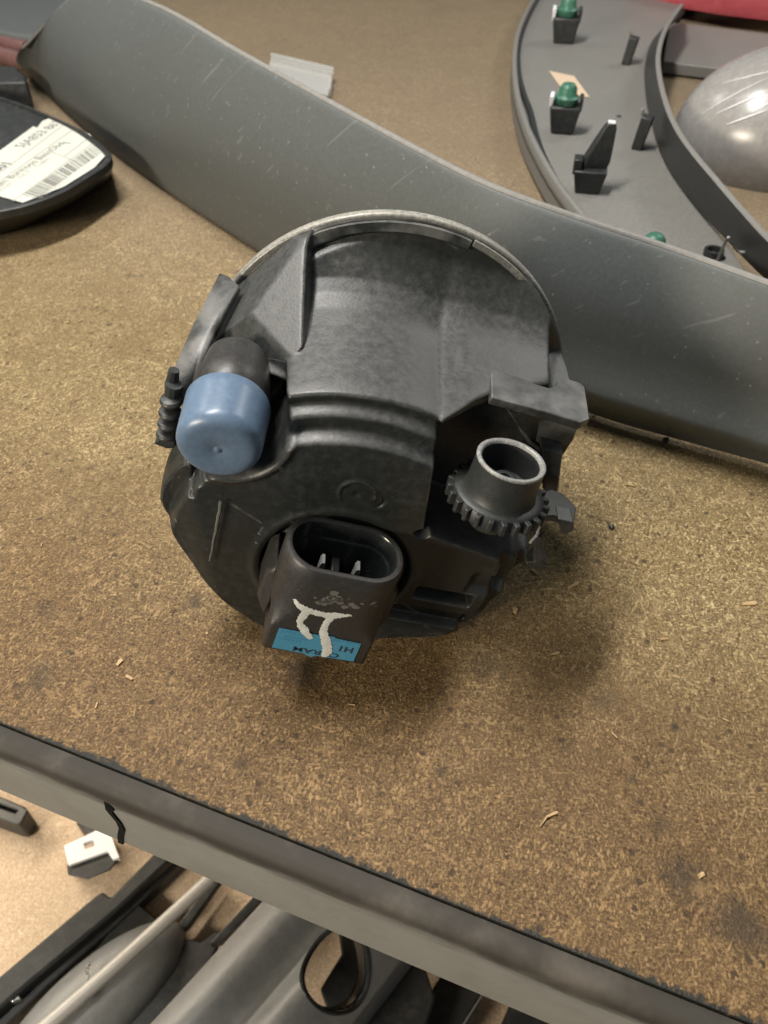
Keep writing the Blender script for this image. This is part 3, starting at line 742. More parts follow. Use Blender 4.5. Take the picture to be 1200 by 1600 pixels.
v, f = prism(side, (0, 1.6, 0)); mesh_obj('side_wall', v, f, 'housing', lamp, bevel=0.05)
tab2 = [(3.768, 14.329, 4.743), (4.209, 14.610, 4.608), (4.533, 14.527, 4.509), (4.783, 14.124, 4.433), (4.621, 13.587, 4.482), (4.123, 13.634, 4.635), (3.684, 13.501, 4.769)]
v, f = prism(tab2, Vector(TN) * -0.2); hook = mesh_obj('hook_tab', v, f, 'knob', lamp, bevel=0.03)
lip = [(4.086, 13.150, 4.995), (4.480, 13.150, 4.887), (4.508, 13.150, 4.625), (4.366, 13.150, 4.470), (4.218, 13.150, 4.537)]
v, f = prism(lip, (0, 0.5, 0)); mesh_obj('hook_lip', v, f, 'black', hook, bevel=0.03)
clip = [(3.659, 13.400, 4.160), (3.884, 13.400, 4.114), (4.010, 13.400, 3.216), (4.154, 13.400, 3.118), (4.084, 13.400, 2.921), (3.891, 13.400, 2.896), (3.608, 13.400, 3.069), (3.590, 13.400, 3.216), (3.816, 13.400, 3.216)]
v, f = prism(clip, (0, 0.5, 0)); mesh_obj('spring_clip', v, f, 'black', lamp, bevel=0.03)
for (p, q) in (((3.591, 13.100, 4.831), (3.693, 13.100, 5.174)), ((3.514, 13.100, 4.254), (3.681, 13.100, 4.612)), ((3.667, 13.050, 5.097), (3.624, 13.050, 4.532))):
    v, f = tube([p, (Vector(p) + Vector(q)) * 0.5, q], 0.035, 6, 1, (0, 1, 0)); mesh_obj('wire', v, f, 'worn', lamp)

# bracket and ridged clip on the left
lb = [(-4.076, 18.300, 8.442), (-3.809, 18.100, 8.447), (-3.536, 17.700, 8.444), (-3.835, 16.900, 8.182), (-4.058, 16.100, 7.932), (-4.299, 15.200, 7.573), (-4.537, 14.600, 7.296), (-4.665, 14.700, 7.490), (-4.849, 15.100, 7.679), (-4.533, 16.600, 8.017)]
ctr = sum((Vector(p) for p in lb), Vector()) / len(lb)
vs = [Vector(p) for p in lb] + [ctr]; fs = [(q, (q + 1) % len(lb), len(lb)) for q in range(len(lb))]
mesh_obj('side_bracket', vs, fs, 'housing', lamp, solid=0.18)
v, f = tube([(-4.648, 14.750, 8.099), (-4.783, 14.750, 7.684), (-4.747, 14.750, 7.327)], [0.12, 0.16, 0.14], 10, 1, (0, 1, 0)); rc = mesh_obj('ridged_clip', v, f, 'black', lamp)
v, f = tube([(-4.671, 14.600, 7.828), (-4.891, 14.600, 7.113), (-5.162, 14.600, 6.162)], [0.20, 0.16, 0.16], 10, 1, (0, 1, 0)); mesh_obj('clip_stem', v, f, 'black', rc)
for (px, c) in enumerate([(-4.781, 14.500, 7.444), (-4.871, 14.500, 7.118), (-4.960, 14.500, 6.802), (-5.048, 14.500, 6.498)]):
    v, f = lathe([(0.12, -0.11), (0.24, -0.07), (0.27, 0), (0.24, 0.07), (0.12, 0.11)], 16, frame(c, (0.1, 0, 1))); mesh_obj('ridge', v, f, 'black', rc)
v, f = prism([(-5.407, 14.400, 6.251), (-5.113, 14.400, 6.523), (-4.861, 14.400, 6.599), (-4.918, 14.400, 6.133), (-5.106, 14.400, 6.094)], (0, 0.3, 0)); mesh_obj('clip_tail', v, f, 'black', rc, bevel=0.03)

# ------------------------------------------------------------------ grey bumper strip behind the lamp
def build_strip():
    bot = catmull([(-25.289, 62.586, 0.000), (-22.899, 58.267, 0.000), (-15.703, 47.692, 0.000), (-6.692, 36.624, 0.000), (-1.112, 30.745, 0.000), (3.558, 26.522, 0.000), (7.529, 23.291, 0.100), (10.801, 21.528, 0.150), (13.649, 20.100, 0.200), (16.927, 18.392, 0.300)], 7)
    top = catmull([(-22.792, 56.565, 3.400), (-16.775, 52.364, 7.400), (-10.885, 43.263, 8.800), (-5.826, 36.816, 8.400), (-1.926, 32.153, 8.000), (0.895, 28.871, 7.700), (3.382, 26.364, 7.400), (6.138, 24.768, 7.000), (9.050, 23.080, 6.700), (11.754, 21.082, 6.500)], 7)
    n = len(bot); secs = []
    front = []
    for q in range(n):
        b, t = bot[q], top[q]; h = t - b
        out = Vector((h.y, -h.x, 0)); d = (bot[min(q + 1, n - 1)] - bot[max(q - 1, 0)]); nrm = Vector((d.y, -d.x, 0)).normalized()
        if nrm.y > 0: nrm = -nrm
        fr_ = []
        cre = 1.1 * S(0.40, 0.68, np.array(q / n)).item()
        for (u, bul) in ((0, 0.0), (0.08, 0.18), (0.19, 0.45 + 0.5 * cre), (0.235, 0.52 + 0.62 * cre), (0.28, 0.60 + 0.45 * cre), (0.42, 0.85), (0.6, 0.95), (0.78, 0.74), (0.90, 0.46), (0.955, 0.30), (0.988, 0.20), (1.0, 0.08), (1.0, -0.18)):
            fr_.append(b + h * u + nrm * bul)
        back = [b + h * u + nrm * (bul - 0.35) for (u, bul) in ((0.98, -0.02), (0.9, 0.2), (0.6, 0.7), (0.28, 0.4), (0.0, -0.1))]
        secs.append(fr_ + back)
    v, f = loft(secs)
    # slanted cut at the left end
    o = mesh_obj('bumper_strip', v, f, 'bumper', None, angle=60, subsurf=1)
    v, f = tube([t_ + Vector((0, 0, -0.02)) for t_ in top], 0.13, 8, 0.7); mesh_obj('top_edge_highlight', v, f, 'panel', o)  # pale tube stands in for the back-light highlight on the top edge
    return tag(o, 'long curved grey plastic bumper strip standing behind the fog lamp', 'bumper strip')
build_strip()

# ------------------------------------------------------------------ labelled black cover, left
def build_cover():
    root = empty('plastic_cover', (-18.736, 42.933, 0.000), 'black oval plastic cover with white barcode sticker at the left edge', 'plastic cover')
    rim = catmull([(-28.939, 54.853, 2.200), (-22.834, 51.076, 2.200), (-19.056, 48.086, 2.200), (-16.190, 45.350, 2.200), (-14.252, 42.666, 2.200), (-14.019, 41.165, 2.200), (-14.516, 39.585, 2.200), (-15.274, 37.800, 2.200), (-16.386, 36.466, 2.200), (-17.601, 35.657, 2.200), (-20.568, 34.299, 2.200)], 8)
    low = catmull([(-31.141, 58.108, 0.050), (-24.715, 54.467, 0.050), (-20.761, 51.688, 0.050), (-17.580, 48.915, 0.050), (-15.600, 46.081, 0.050), (-15.344, 44.150, 0.050), (-15.832, 42.492, 0.050), (-16.678, 40.615, 0.050), (-17.841, 38.994, 0.050), (-19.081, 37.869, 0.050), (-22.191, 36.133, 0.050)], 8)
    cen = sum(rim, Vector()) / len(rim)
    def off(p, d): return p + (cen - p).normalized() * d
    rows = [[p for p in low], [p + Vector((0, 0, -0.35)) for p in rim], [p for p in rim], [off(p, 0.10) + Vector((0, 0, 0.06)) for p in rim], [off(p, 0.30) + Vector((0, 0, 0.05)) for p in rim],
            [off(p, 0.42) + Vector((0, 0, -0.16)) for p in rim], [off(p, 3) + Vector((0, 0, -0.13)) for p in rim]]
    v, f = loft(rows, False, False); n = len(rim)
    f.append(tuple(range(6 * n, 7 * n)))
    mesh_obj('dish', v, f, 'black', root, angle=40)
    # sticker lies on the recessed top
    Z = 2.12
    pts = [(-21.733, 43.749, 2.120), (-20.137, 43.049, 2.120), (-19.764, 45.015, 2.120), (-19.470, 46.529, 2.120), (-19.198, 46.335, 2.120), (-19.210, 47.314, 2.120), (-18.884, 47.916, 2.120), (-18.448, 47.413, 2.120), (-16.047, 45.387, 2.120), (-14.415, 42.706, 2.120), (-14.616, 40.883, 2.120), (-15.514, 38.572, 2.120), (-16.930, 36.784, 2.120), (-19.752, 38.278, 2.120)]
    v, f = prism(pts, (0, 0, 0.02)); stk = mesh_obj('sticker', v, f, 'paper', root, smooth=False)
    # text frame on the sticker: X along the print lines, Y up the print
    A = Vector((-17.538, 37.204, 2.150)); Bv = Vector((-15.788, 45.773, 2.150)); Cv = Vector((-17.787, 46.637, 2.150))
    X = (Vector((-15.546, 43.493, 2.150)) - Vector((-17.409, 36.994, 2.150))).normalized()
    Yv = Vector((-X.y, X.x, 0)); 
    def T(px, z=2.146): return None
    def at(p, dx=0, dy=0): return Vector(p) + X * dx + Yv * dy
    def tm(p):
        o = Vector(p) * CM; return Matrix(((X.x, Yv.x, 0, o.x), (X.y, Yv.y, 0, o.y), (0, 0, 1, o.z), (0, 0, 0, 1)))
    org = (-17.436, 37.073, 2.146)
    def L(u, v_): return at(org, u, v_)
    text_obj('print', '5JA853 867', 0.85, tm((-19.071, 43.416, 2.146)), 'print', root)
    text_obj('print', 'um Burmoos BasisObd', 0.62, tm((-18.588, 38.510, 2.146)), 'print', root)
    text_obj('print', 'A45005 / 706 P 1 Teglnr.', 0.46, tm((-18.414, 37.639, 2.146)), 'print_faint', root)
    text_obj('print', '1', 0.75, tm((-16.730, 43.857, 2.146)), 'print', root)
    text_obj('print', '001', 0.8, tm((-19.273, 40.341, 2.146)), 'print', root, bold=0.02)
    def line(p, q, w_=0.035, mat='print_faint'):
        p, q = Vector(p), Vector(q); d = (q - p).normalized(); s = Vector((-d.y, d.x, 0)) * w_
        mesh_obj('rule', *prism([p - s, q - s, q + s, p + s], (0, 0, 0.003)), mat, root, smooth=False)
    line((-19.156, 40.184, 2.146), (-17.863, 46.648, 2.146)); line((-18.816, 39.183, 2.146), (-17.090, 46.165, 2.146)); line((-17.451, 36.933, 2.146), (-15.461, 44.215, 2.146)); line((-17.491, 42.981, 2.146), (-16.025, 41.796, 2.146))
    line((-16.528, 42.298, 2.146), (-15.924, 44.943, 2.146))
    # barcode
    s0, s1 = Vector((-17.194, 37.639, 2.146)), Vector((-15.404, 43.857, 2.146)); e0, e1 = Vector((-16.393, 37.213, 2.146)), Vector((-14.701, 42.809, 2.146))
    t = 0.0; i = 0; parts = []
    while t < 0.985:
        w_ = rnd.choice([0.006, 0.006, 0.011, 0.016]); t2 = min(t + w_, 1)
        parts.append(prism([s0.lerp(s1, t), s0.lerp(s1, t2), e0.lerp(e1, t2), e0.lerp(e1, t)], (0, 0, 0.003))); t = t2 + rnd.choice([0.006, 0.008, 0.012, 0.02])
    mesh_obj('barcode', *merge(parts), 'print', root, smooth=False)
    text_obj('print', '6 973 5 032 97', 0.42, tm((-16.151, 37.213, 2.146)), 'print_faint', root)
build_cover()

# things in the top left corner
v, f = prism([(-38.771, 87.646, 2.200), (-26.435, 87.646, 2.200), (-23.928, 73.800, 2.200), (-24.450, 63.840, 2.200), (-26.183, 64.157, 2.200), (-31.113, 67.133, 2.200)], (0, 0, -1.6))
tag(mesh_obj('bumper_corner', v, f, 'bumper', None, bevel=0.3, segs=3), 'dark grey plastic bumper corner at the top left picture corner', 'bumper corner')
v, f = tube(catmull([(-31.483, 67.325, 1.400), (-28.643, 66.008, 1.400), (-27.047, 64.731, 1.400), (-25.317, 63.492, 1.400)], 5), 0.55, 12)
hose = empty('red_hose', (-29.524, 70.062, 0.000), 'dull red tube just below the dark grey bumper corner', 'tube')
mesh_obj('tube_wall', v, f, 'dullred', hose)
v, f = tube(catmull([(-30.876, 65.300, 1.000), (-28.109, 64.061, 1.000), (-26.658, 63.156, 1.000), (-24.697, 61.691, 1.000)], 5), 0.6, 12); mesh_obj('tube_wall', v, f, 'dullred', hose)
v, f = prism([(-27.631, 57.607, 2.000), (-24.158, 57.741, 2.000), (-23.607, 56.814, 2.000), (-22.866, 55.783, 2.000), (-22.471, 54.534, 2.000), (-26.392, 54.290, 2.000)], (0, 0, -1.9))
tag(mesh_obj('black_bracket', v, f, 'black', None, bevel=0.12), 'black plastic bracket between red tube and oval cover', 'bracket')

# ------------------------------------------------------------------ clear plastic tag behind the strip
v, f = prism([(-8.220, 64.665, 0.500), (-7.818, 64.361, 0.500), (-3.591, 61.444, 0.500), (-3.598, 58.727, 0.500), (-3.700, 56.436, 0.500), (-8.159, 60.062, 0.500)], (0, 0, 0.16))
ct = empty('clear_plastic_clip', (-5.832, 60.910, 0.000), 'small clear plastic clip lying behind the grey bumper strip', 'plastic clip')
mesh_obj('plate', v, f, 'clear', ct, bevel=0.03)
v, f = prism([(-8.177, 64.390, 0.660), (-3.476, 61.034, 0.660), (-3.496, 60.479, 0.660), (-8.163, 63.786, 0.660)], (0, 0, 0.35)); mesh_obj('lip', v, f, 'clear', ct, bevel=0.03)
v, f = prism([(-3.811, 60.039, 0.100), (-3.533, 59.772, 0.100), (-3.568, 57.697, 0.100), (-3.783, 57.697, 0.100)], (0, 0, 0.5)); mesh_obj('foot', v, f, 'clear', ct, bevel=0.03)

# ------------------------------------------------------------------ trim panel with clips, upper right
PZ = 1.2
def build_panel():
    root = empty('trim_panel', (12.628, 49.247, 0.000), 'grey trim panel lying face down with green capped clips', 'trim panel')
    left = catmull([(17.464, 93.056, 1.200), (13.009, 79.429, 1.200), (10.257, 69.145, 1.200), (8.926, 61.699, 1.200), (8.189, 54.467, 1.200), (8.022, 48.449, 1.200), (8.268, 43.193, 1.200), (8.822, 38.499, 1.200), (10.065, 32.225, 1.200)], 6)
    right = catmull([(15.335, 29.539, 1.200), (15.739, 33.388, 1.200), (15.397, 37.787, 1.200), (15.157, 41.303, 1.200), (15.190, 44.671, 1.200), (15.717, 48.954, 1.200), (17.151, 55.681, 1.200), (19.551, 63.932, 1.200), (24.324, 76.278, 1.200), (31.185, 93.056, 1.200)], 6)
    v, f = prism(left + right, (0, 0, -0.9)); mesh_obj('panel', v, f, 'panel', root, smooth=False)
    v, f = sweep(left, [(-0.32, -0.9), (-0.32, 0.48), (-0.24, 0.55), (-0.08, 0.55), (0.0, 0.48), (0.0, -0.2)]); mesh_obj('edge_lip', v, f, 'panel', root, angle=50)
    inner = [p + (Vector((12.741, 51.054, 1.200)) - p).normalized() * 0.75 for p in left]
    v, f = sweep(inner, [(-0.22, -0.3), (-0.22, 0.16), (-0.12, 0.24), (0.08, 0.24), (0.15, 0.0), (0.15, -0.3)]); mesh_obj('seal_strip', v, f, 'black', root, angle=50)
    def clip(c, rz, s=1.0):
        c = Vector(c)
        o = mesh_obj('clip_base', *box(c, (1.75 * s, 1.3 * s, 1.5 * s), rz, 0.72), 'black', root, bevel=0.12)
        m = Matrix.Rotation(R(rz), 3, 'Z')
        for sg in (-1, 1):
            v, f = box(c + m @ Vector((sg * 0.82 * s, 0, 1.25 * s)), (0.22 * s, 0.9 * s, 0.75 * s), rz, 0.8); mesh_obj('clip_wing', v, f, 'white' if sg < 0 else 'black', o, bevel=0.05)
        v, f = lathe([(0.42 * s, 0), (0.66 * s, 0.25 * s), (0.70 * s, 0.55 * s), (0.60 * s, 0.62 * s), (0.52 * s, 0.70 * s), (0.50 * s, 1.0 * s), (0.34 * s, 1.22 * s), (0.05, 1.28 * s)], 10, frame(c + Vector((0, 0, 1.35 * s)), (0, 0, 1)))
        mesh_obj('clip_head', v, f, 'green', o, angle=50)
    clip((10.308, 48.349, 1.200), -12); clip((13.199, 66.133, 1.200), -10, 1.12)
    clip(tuple(Vector((10.954, 30.655, 3.600)) - Vector((0, 0, 2.4))), -14, 0.9)
    # spike
    c = Vector((10.309, 40.287, 1.200))
    sp = mesh_obj('spike_base', *box(c, (1.65, 1.2, 1.15), -12, 0.72), 'black', root, bevel=0.08)
    v, f = box(c + Vector((-0.66, 0.1, 0.9)), (0.42, 0.8, 0.75), -12, 1.0); mesh_obj('spike_wing', v, f, 'black', sp, bevel=0.06)
    secs = []
    for (t, hx, hy) in ((0, 0.58, 0.38), (0.25, 0.62, 0.38), (0.6, 0.46, 0.3), (0.9, 0.30, 0.22), (1.0, 0.2, 0.18)):
        cc = c + Vector((0.12 + 0.55 * t, 0.25, 0.9 + 2.3 * t)); secs.append([cc + Vector((a, b, 0)) for a, b in ((-hx, -hy), (hx, -hy), (hx, hy), (-hx, hy))])
    v, f = loft(secs); mesh_obj('spike_blade', v, f, 'black', sp, bevel=0.05)
    cc = c + Vector((0.67, 0.25, 3.2)); v, f = box(cc, (0.34, 0.3, 0.06), -12); mesh_obj('spike_tip', v, f, 'white', sp)
    # thin posts
    for (p, h) in (((14.088, 45.850, 1.200), 1.75), ((16.718, 60.982, 1.200), 1.7)):
        v, f = box(p, (0.62, 0.75, h), -25, 0.9, 8); po = mesh_obj('post', v, f, 'black', root, bevel=0.06)
        v, f = box(tuple(Vector(p) + Vector((-0.05, 0.3, h - 0.1))), (0.16, 0.3, 0.35), -25); mesh_obj('post_tip', v, f, 'panel', po, bevel=0.03)
    v, f = lathe([(0.16, 0), (0.16, 0.03)], 10, frame((14.125, 50.838, 1.200), (0, 0, 1))); mesh_obj('pin_hole', v, f, 'black', root)
    # wire bail beside the arch
    v, f = lathe([(0.30, 0), (0.44, 0), (0.44, 0.25), (0.30, 0.25), (0.30, 0)], 18, frame((14.658, 33.313, 1.300), (0, 0, 1)), False, False); mesh_obj('ring_clip', v, f, 'black', root)
    v, f = tube(catmull([(14.399, 32.151, 1.600), (13.983, 30.917, 3.200), (14.087, 30.917, 3.200), (14.649, 31.112, 2.600), (14.932, 31.001, 2.600)], 4), 0.06, 6); mesh_obj('wire_bail', v, f, 'worn', root)
build_panel()
v, f = prism([(11.147, 59.209, 1.230), (12.652, 58.137, 1.230), (12.926, 54.016, 1.230), (11.489, 54.852, 1.230)], (0, 0, 0.05))
tag(mesh_obj('card_scrap', v, f, 'card', None, smooth=False), 'small beige card scrap lying beside a green clip on the grey panel', 'card scrap')

def build_arch():
    bot = catmull([(24.047, 74.073, 1.250), (19.990, 66.590, 1.250), (17.830, 60.102, 1.250), (16.355, 53.368, 1.250), (15.626, 48.308, 1.250), (15.167, 43.925, 1.250), (15.138, 41.025, 1.250), (15.352, 37.677, 1.250), (15.697, 35.009, 1.250), (16.351, 31.024, 1.250), (17.503, 27.051, 1.250)], 6)
    top = catmull([(21.113, 65.986, 3.600), (18.558, 60.099, 3.600), (16.760, 54.749, 3.600), (15.679, 50.112, 3.600), (14.868, 45.071, 3.600), (14.549, 41.602, 3.600), (14.548, 38.668, 3.600), (14.714, 35.609, 3.600), (14.916, 32.454, 3.600), (15.236, 29.353, 3.600), (16.204, 24.985, 3.600)], 6)
    secs = []
    for b, t in zip(bot, top):
        d = Vector((1, 0.25, 0)).normalized() * 0.28
        secs.append([b, b + (t - b) * 0.12 + Vector((-0.10, 0, 0)), t - Vector((0, 0, 0.1)), t, t + d, t + d - Vector((0, 0, 0.15)), b + d])
    v, f = loft(secs); o = mesh_obj('arch_trim', v, f, 'black', None, angle=40)
    tag(o, 'black curved arch trim standing on edge beside the shiny grey dome', 'arch trim')
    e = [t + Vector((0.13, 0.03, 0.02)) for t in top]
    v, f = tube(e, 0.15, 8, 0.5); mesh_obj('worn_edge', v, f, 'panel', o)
build_arch()
def build_dome():
    c = Vector((24.380, 47.166, 2.000)); secs = []; n = 72
    root = empty('dome_cover', (c.x, c.y, 0), 'shiny grey dome with white scratches at the right picture edge', 'dome cover')
    rx, ry, rz = 7.9, 5.2, 4.6
    vs, fs = [], []; m = 26
    for i in range(m + 1):
        ph = R(-22 + 112 * i / m)
        for q in range(n):
            a = 2 * math.pi * q / n; cp = math.copysign(abs(math.cos(ph)) ** 0.8, math.cos(ph))
            vs.append(c + Vector((rx * cp * math.cos(a), ry * cp * math.sin(a), rz * math.sin(ph) - 0.6)))
    for i in range(m):
        for q in range(n): a, b = i * n + q, i * n + (q + 1) % n; fs.append((a, b, b + n, a + n))
    mesh_obj('shell', vs, fs, 'dome', root)
    def surf(px, py):
        # walk the view line to the shell from outside
        return None
    def on(azi, ph):
        a, p_ = R(azi), R(ph); cp = abs(math.cos(p_)) ** 0.8
        return c + Vector((rx * cp * math.cos(a), ry * cp * math.sin(a), rz * math.sin(p_) - 0.6)) * 1.0 + Vector((math.cos(a) * cp, math.sin(a) * cp, math.sin(p_))) * 0.015
    for (a0, p0, a1, p1, w_) in ((205, 24, 222, 44, 0.05), (214, 20, 228, 33, 0.06), (196, 20, 214, 52, 0.03), (222, 30, 236, 50, 0.05), (190, 40, 215, 60, 0.03)):
        v, f = tube([on(a0 + (a1 - a0) * t / 8, p0 + (p1 - p0) * t / 8) for t in range(9)], [w_ * (0.3 + math.sin(math.pi * (t + 0.5) / 9)) * 0.7 for t in range(9)], 6)
        mesh_obj('scratch', v, f, 'white', root)
build_dome()
v, f = prism([(22.806, 72.893, 0.900), (25.254, 71.786, 0.900), (32.028, 68.284, 0.900), (29.959, 59.254, 0.900), (23.950, 60.905, 0.900), (19.763, 62.628, 0.900)], (0, 0, -0.8))
tag(mesh_obj('grey_trim_piece', v, f, 'panel', None, bevel=0.1), 'flat grey trim piece between red part and shiny dome', 'trim piece')
v, f = loft([[Vector(p) + Vector((0, k, z)) for p in [(21.729, 82.371, 1.000), (22.420, 79.267, 1.000), (24.501, 76.756, 1.000), (27.515, 74.372, 1.000), (30.632, 72.849, 1.000), (34.869, 70.657, 1.000), (46.060, 94.138, 1.000), (25.238, 94.138, 1.000)]] for (z, k) in ((0, 0), (0.5, -0.25), (2.2, -0.3), (4.0, 0.3), (4.6, 1.0))])
tag(mesh_obj('red_lamp_cover', v, f, 'red', None, angle=50), 'red plastic lamp cover at the top right picture corner', 'lamp cover')

# ------------------------------------------------------------------ lower shelf
LZ = -26.0
# white clip with black foot
wc = empty('white_clip', (-15.916, 17.438, -26.000), 'white plastic clip with square hole and black foot on lower shelf', 'clip')
v, f = loft([[(-17.144, 17.198, -26.000), (-16.980, 16.858, -26.000), (-16.044, 16.723, -26.000), (-15.020, 17.062, -26.000), (-14.647, 17.542, -26.000), (-15.874, 17.960, -26.000)], [(-16.583, 16.501, -24.200), (-16.370, 15.981, -24.200), (-15.260, 15.788, -24.200), (-14.246, 16.240, -24.200), (-13.900, 16.897, -24.200), (-15.274, 17.400, -24.200)]]); mesh_obj('clip_foot', v, f, 'black', wc, bevel=0.08)
tp = [(-16.929, 17.453, -24.000), (-15.137, 18.415, -24.000), (-14.690, 18.275, -24.000), (-14.212, 17.419, -24.000), (-13.835, 16.818, -24.000), (-14.180, 16.719, -24.000), (-14.553, 17.151, -24.000), (-16.405, 16.424, -24.000)]
def ring_plate(outer, hole, dz):
    # plate with a real opening: bridge outer polygon to hole corner by corner
    n, h = len(outer), len(hole); vs = [Vector(p) for p in outer] + [Vector(p) for p in hole]
    bm = bmesh.new()
    ov = [bm.verts.new(p) for p in vs[:n]]; hv = [bm.verts.new(p) for p in vs[n:]]
    e = [bm.edges.new((ov[i], ov[(i + 1) % n])) for i in range(n)] + [bm.edges.new((hv[i], hv[(i + 1) % h])) for i in range(h)]
    bmesh.ops.triangle_fill(bm, use_beauty=True, use_dissolve=False, edges=e)
    r = bmesh.ops.extrude_face_region(bm, geom=list(bm.faces))
    for g in r['geom']:
        if isinstance(g, bmesh.types.BMVert): g.co.z += dz
    bm.verts.index_update(); out = ([v_.co.copy() for v_ in bm.verts], [[v_.index for v_ in f_.verts] for f_ in bm.faces]); bm.free(); return out
v, f = ring_plate(tp, [(-15.940, 17.555, -24.000), (-15.493, 17.793, -24.000), (-15.304, 17.453, -24.000), (-15.758, 17.251, -24.000)], -0.35); mesh_obj('clip_top', v, f, 'white', wc, bevel=0.03)
v, f = prism([(-16.903, 19.193, -24.400), (-15.288, 18.624, -24.400), (-14.804, 18.343, -24.400), (-15.511, 18.134, -24.400), (-16.118, 18.343, -24.400), (-16.717, 18.765, -24.400)], (0, 0, -1.5))
tag(mesh_obj('black_stub', v, f, 'black', None, bevel=0.1), 'black plastic stub behind the white clip under the shelf beam', 'plastic stub')
# slotted bracket at the far left
v, f = ring_plate([(-23.781, 21.096, -24.200), (-21.338, 20.269, -24.200), (-19.800, 19.681, -24.200), (-19.520, 19.463, -24.200), (-19.689, 18.677, -24.200), (-19.966, 18.677, -24.200), (-23.280, 19.754, -24.200)], [(-23.240, 20.605, -24.200), (-21.188, 19.827, -24.200), (-20.082, 19.463, -24.200), (-20.175, 19.319, -24.200), (-23.103, 20.232, -24.200)], -1.7)
tag(mesh_obj('slotted_bracket', v, f, 'black', None, bevel=0.12), 'black slotted bracket cut off by the left picture edge on lower shelf', 'bracket')
# black grille frame
gr = empty('bumper_grille', (-14.490, 12.523, -26.000), 'black bumper grille frame with slots lying on lower shelf', 'grille')
v, f = prism([(-19.592, 10.075, -24.000), (-18.226, 11.298, -24.000), (-14.601, 14.959, -24.000), (-14.323, 15.146, -24.000), (-13.857, 14.835, -24.000), (-11.701, 17.555, -24.000), (-10.835, 17.084, -24.000), (-13.439, 14.164, -24.000), (-16.874, 10.866, -24.000), (-19.072, 8.684, -24.000)], (0, 0, -1.8)); mesh_obj('grille_bar', v, f, 'black', gr, bevel=0.15)
v, f = prism([(-19.293, 8.475, -24.800), (-17.969, 9.741, -24.800), (-16.539, 11.345, -24.800), (-14.029, 13.943, -24.800), (-13.195, 15.115, -24.800), (-10.712, 17.886, -24.800), (-10.182, 17.611, -24.800), (-12.651, 14.740, -24.800), (-13.634, 13.642, -24.800), (-16.148, 11.071, -24.800), (-17.777, 9.176, -24.800), (-19.110, 7.985, -24.800)], (0, 0, -1.0)); mesh_obj('grille_bar', v, f, 'black', gr, bevel=0.1)
for q in ([(-16.723, 11.649, -24.900), (-16.388, 11.986, -24.900), (-15.915, 11.649, -24.900), (-16.297, 11.261, -24.900)], [(-14.086, 14.341, -24.900), (-13.254, 15.277, -24.900), (-12.760, 14.836, -24.900), (-13.608, 13.975, -24.900)], [(-17.921, 10.395, -24.900), (-17.644, 10.663, -24.900), (-17.314, 10.395, -24.900), (-17.591, 10.130, -24.900)]):
    v, f = prism(q, (0, 0, -0.9)); mesh_obj('cross_rib', v, f, 'black', gr, bevel=0.05)
v, f = prism([(-17.640, 10.515, -24.300), (-17.253, 10.622, -24.300), (-17.065, 10.409, -24.300), (-17.433, 10.251, -24.300)], (0, 0, -0.4)); mesh_obj('metal_clip', v, f, 'pin', gr, bevel=0.03)
# black plate with rounded windows
pl = empty('black_undertray', (-11.156, 11.945, -26.000), 'black plastic undertray with rounded cutouts beneath the silver rod', 'undertray')
v, f = prism([(-13.043, 15.122, -25.000), (-11.598, 14.190, -25.000), (-10.942, 13.826, -25.000), (-9.930, 13.228, -25.000), (-9.133, 13.052, -25.000), (-8.501, 13.525, -25.000), (-8.067, 13.645, -25.000), (-8.498, 12.241, -25.000), (-9.771, 10.580, -25.000), (-11.635, 8.022, -25.000), (-16.137, 7.539, -25.000), (-15.573, 10.580, -25.000), (-14.066, 13.110, -25.000)], (0, 0, -0.5)); mesh_obj('plate', v, f, 'black', pl, bevel=0.08)
v, f = prism([(-8.961, 16.150, -25.000), (-8.538, 16.019, -25.000), (-9.742, 14.007, -25.000), (-10.004, 13.645, -25.000), (-10.488, 13.826, -25.000)], (0, 0, -0.5)); mesh_obj('rib', v, f, 'black', pl, bevel=0.08)
v, f = prism([(-6.616, 15.100, -24.400), (-6.125, 14.789, -24.400), (-7.890, 12.987, -24.400), (-8.620, 12.813, -24.400)], (0, 0, -0.8)); mesh_obj('rib', v, f, 'black', pl, bevel=0.08)
# grey rounded shell
def dome_shell(c, ax, ay, rz_, hz, name, mat, parent):
    c = Vector(c); m = Matrix.Rotation(R(rz_), 3, 'Z'); vs, fs = [], []; n, k = 48, 12
    for i in range(k + 1):
        t = i / k
        for q in range(n):
            a = 2 * math.pi * q / n; r_ = math.cos(t * math.pi / 2 * 0.98)
            vs.append(c + m @ Vector((ax * r_ * math.cos(a), ay * r_ * math.sin(a), 0)) + Vector((0, 0, hz * math.sin(t * math.pi / 2) ** 0.8)))
    for i in range(k):
        for q in range(n): a, b = i * n + q, i * n + (q + 1) % n; fs.append((a, b, b + n, a + n))
    fs.append(tuple(range(k * n, (k + 1) * n)))
    return mesh_obj(name, vs, fs, mat, parent)
gs = dome_shell((-13.785, 10.354, -25.400), 5.0, 2.0, 44, 1.9, 'grey_shell', 'grey_lower', None)
tag(gs, 'rounded grey plastic shell between grille frame and silver rod', 'shell')
v, f = tube(catmull([(-13.816, 11.596, -23.100), (-13.859, 11.299, -23.100), (-13.738, 10.952, -23.100), (-13.802, 10.636, -23.100)], 4), 0.07, 6)
tag(mesh_obj('metal_sliver', v, f, 'pin', None), 'tiny bright metal sliver lying on the rounded grey shell', 'sliver')
v, f = tube(catmull([(-16.077, 7.801, -22.800), (-14.978, 8.946, -22.800), (-12.001, 11.838, -22.800), (-8.525, 15.456, -22.800), (-6.651, 17.590, -22.800)], 8), 0.33, 16)
tag(mesh_obj('silver_rod', v, f, 'rod', None), 'straight silver rod lying diagonally across the lower shelf parts', 'rod')

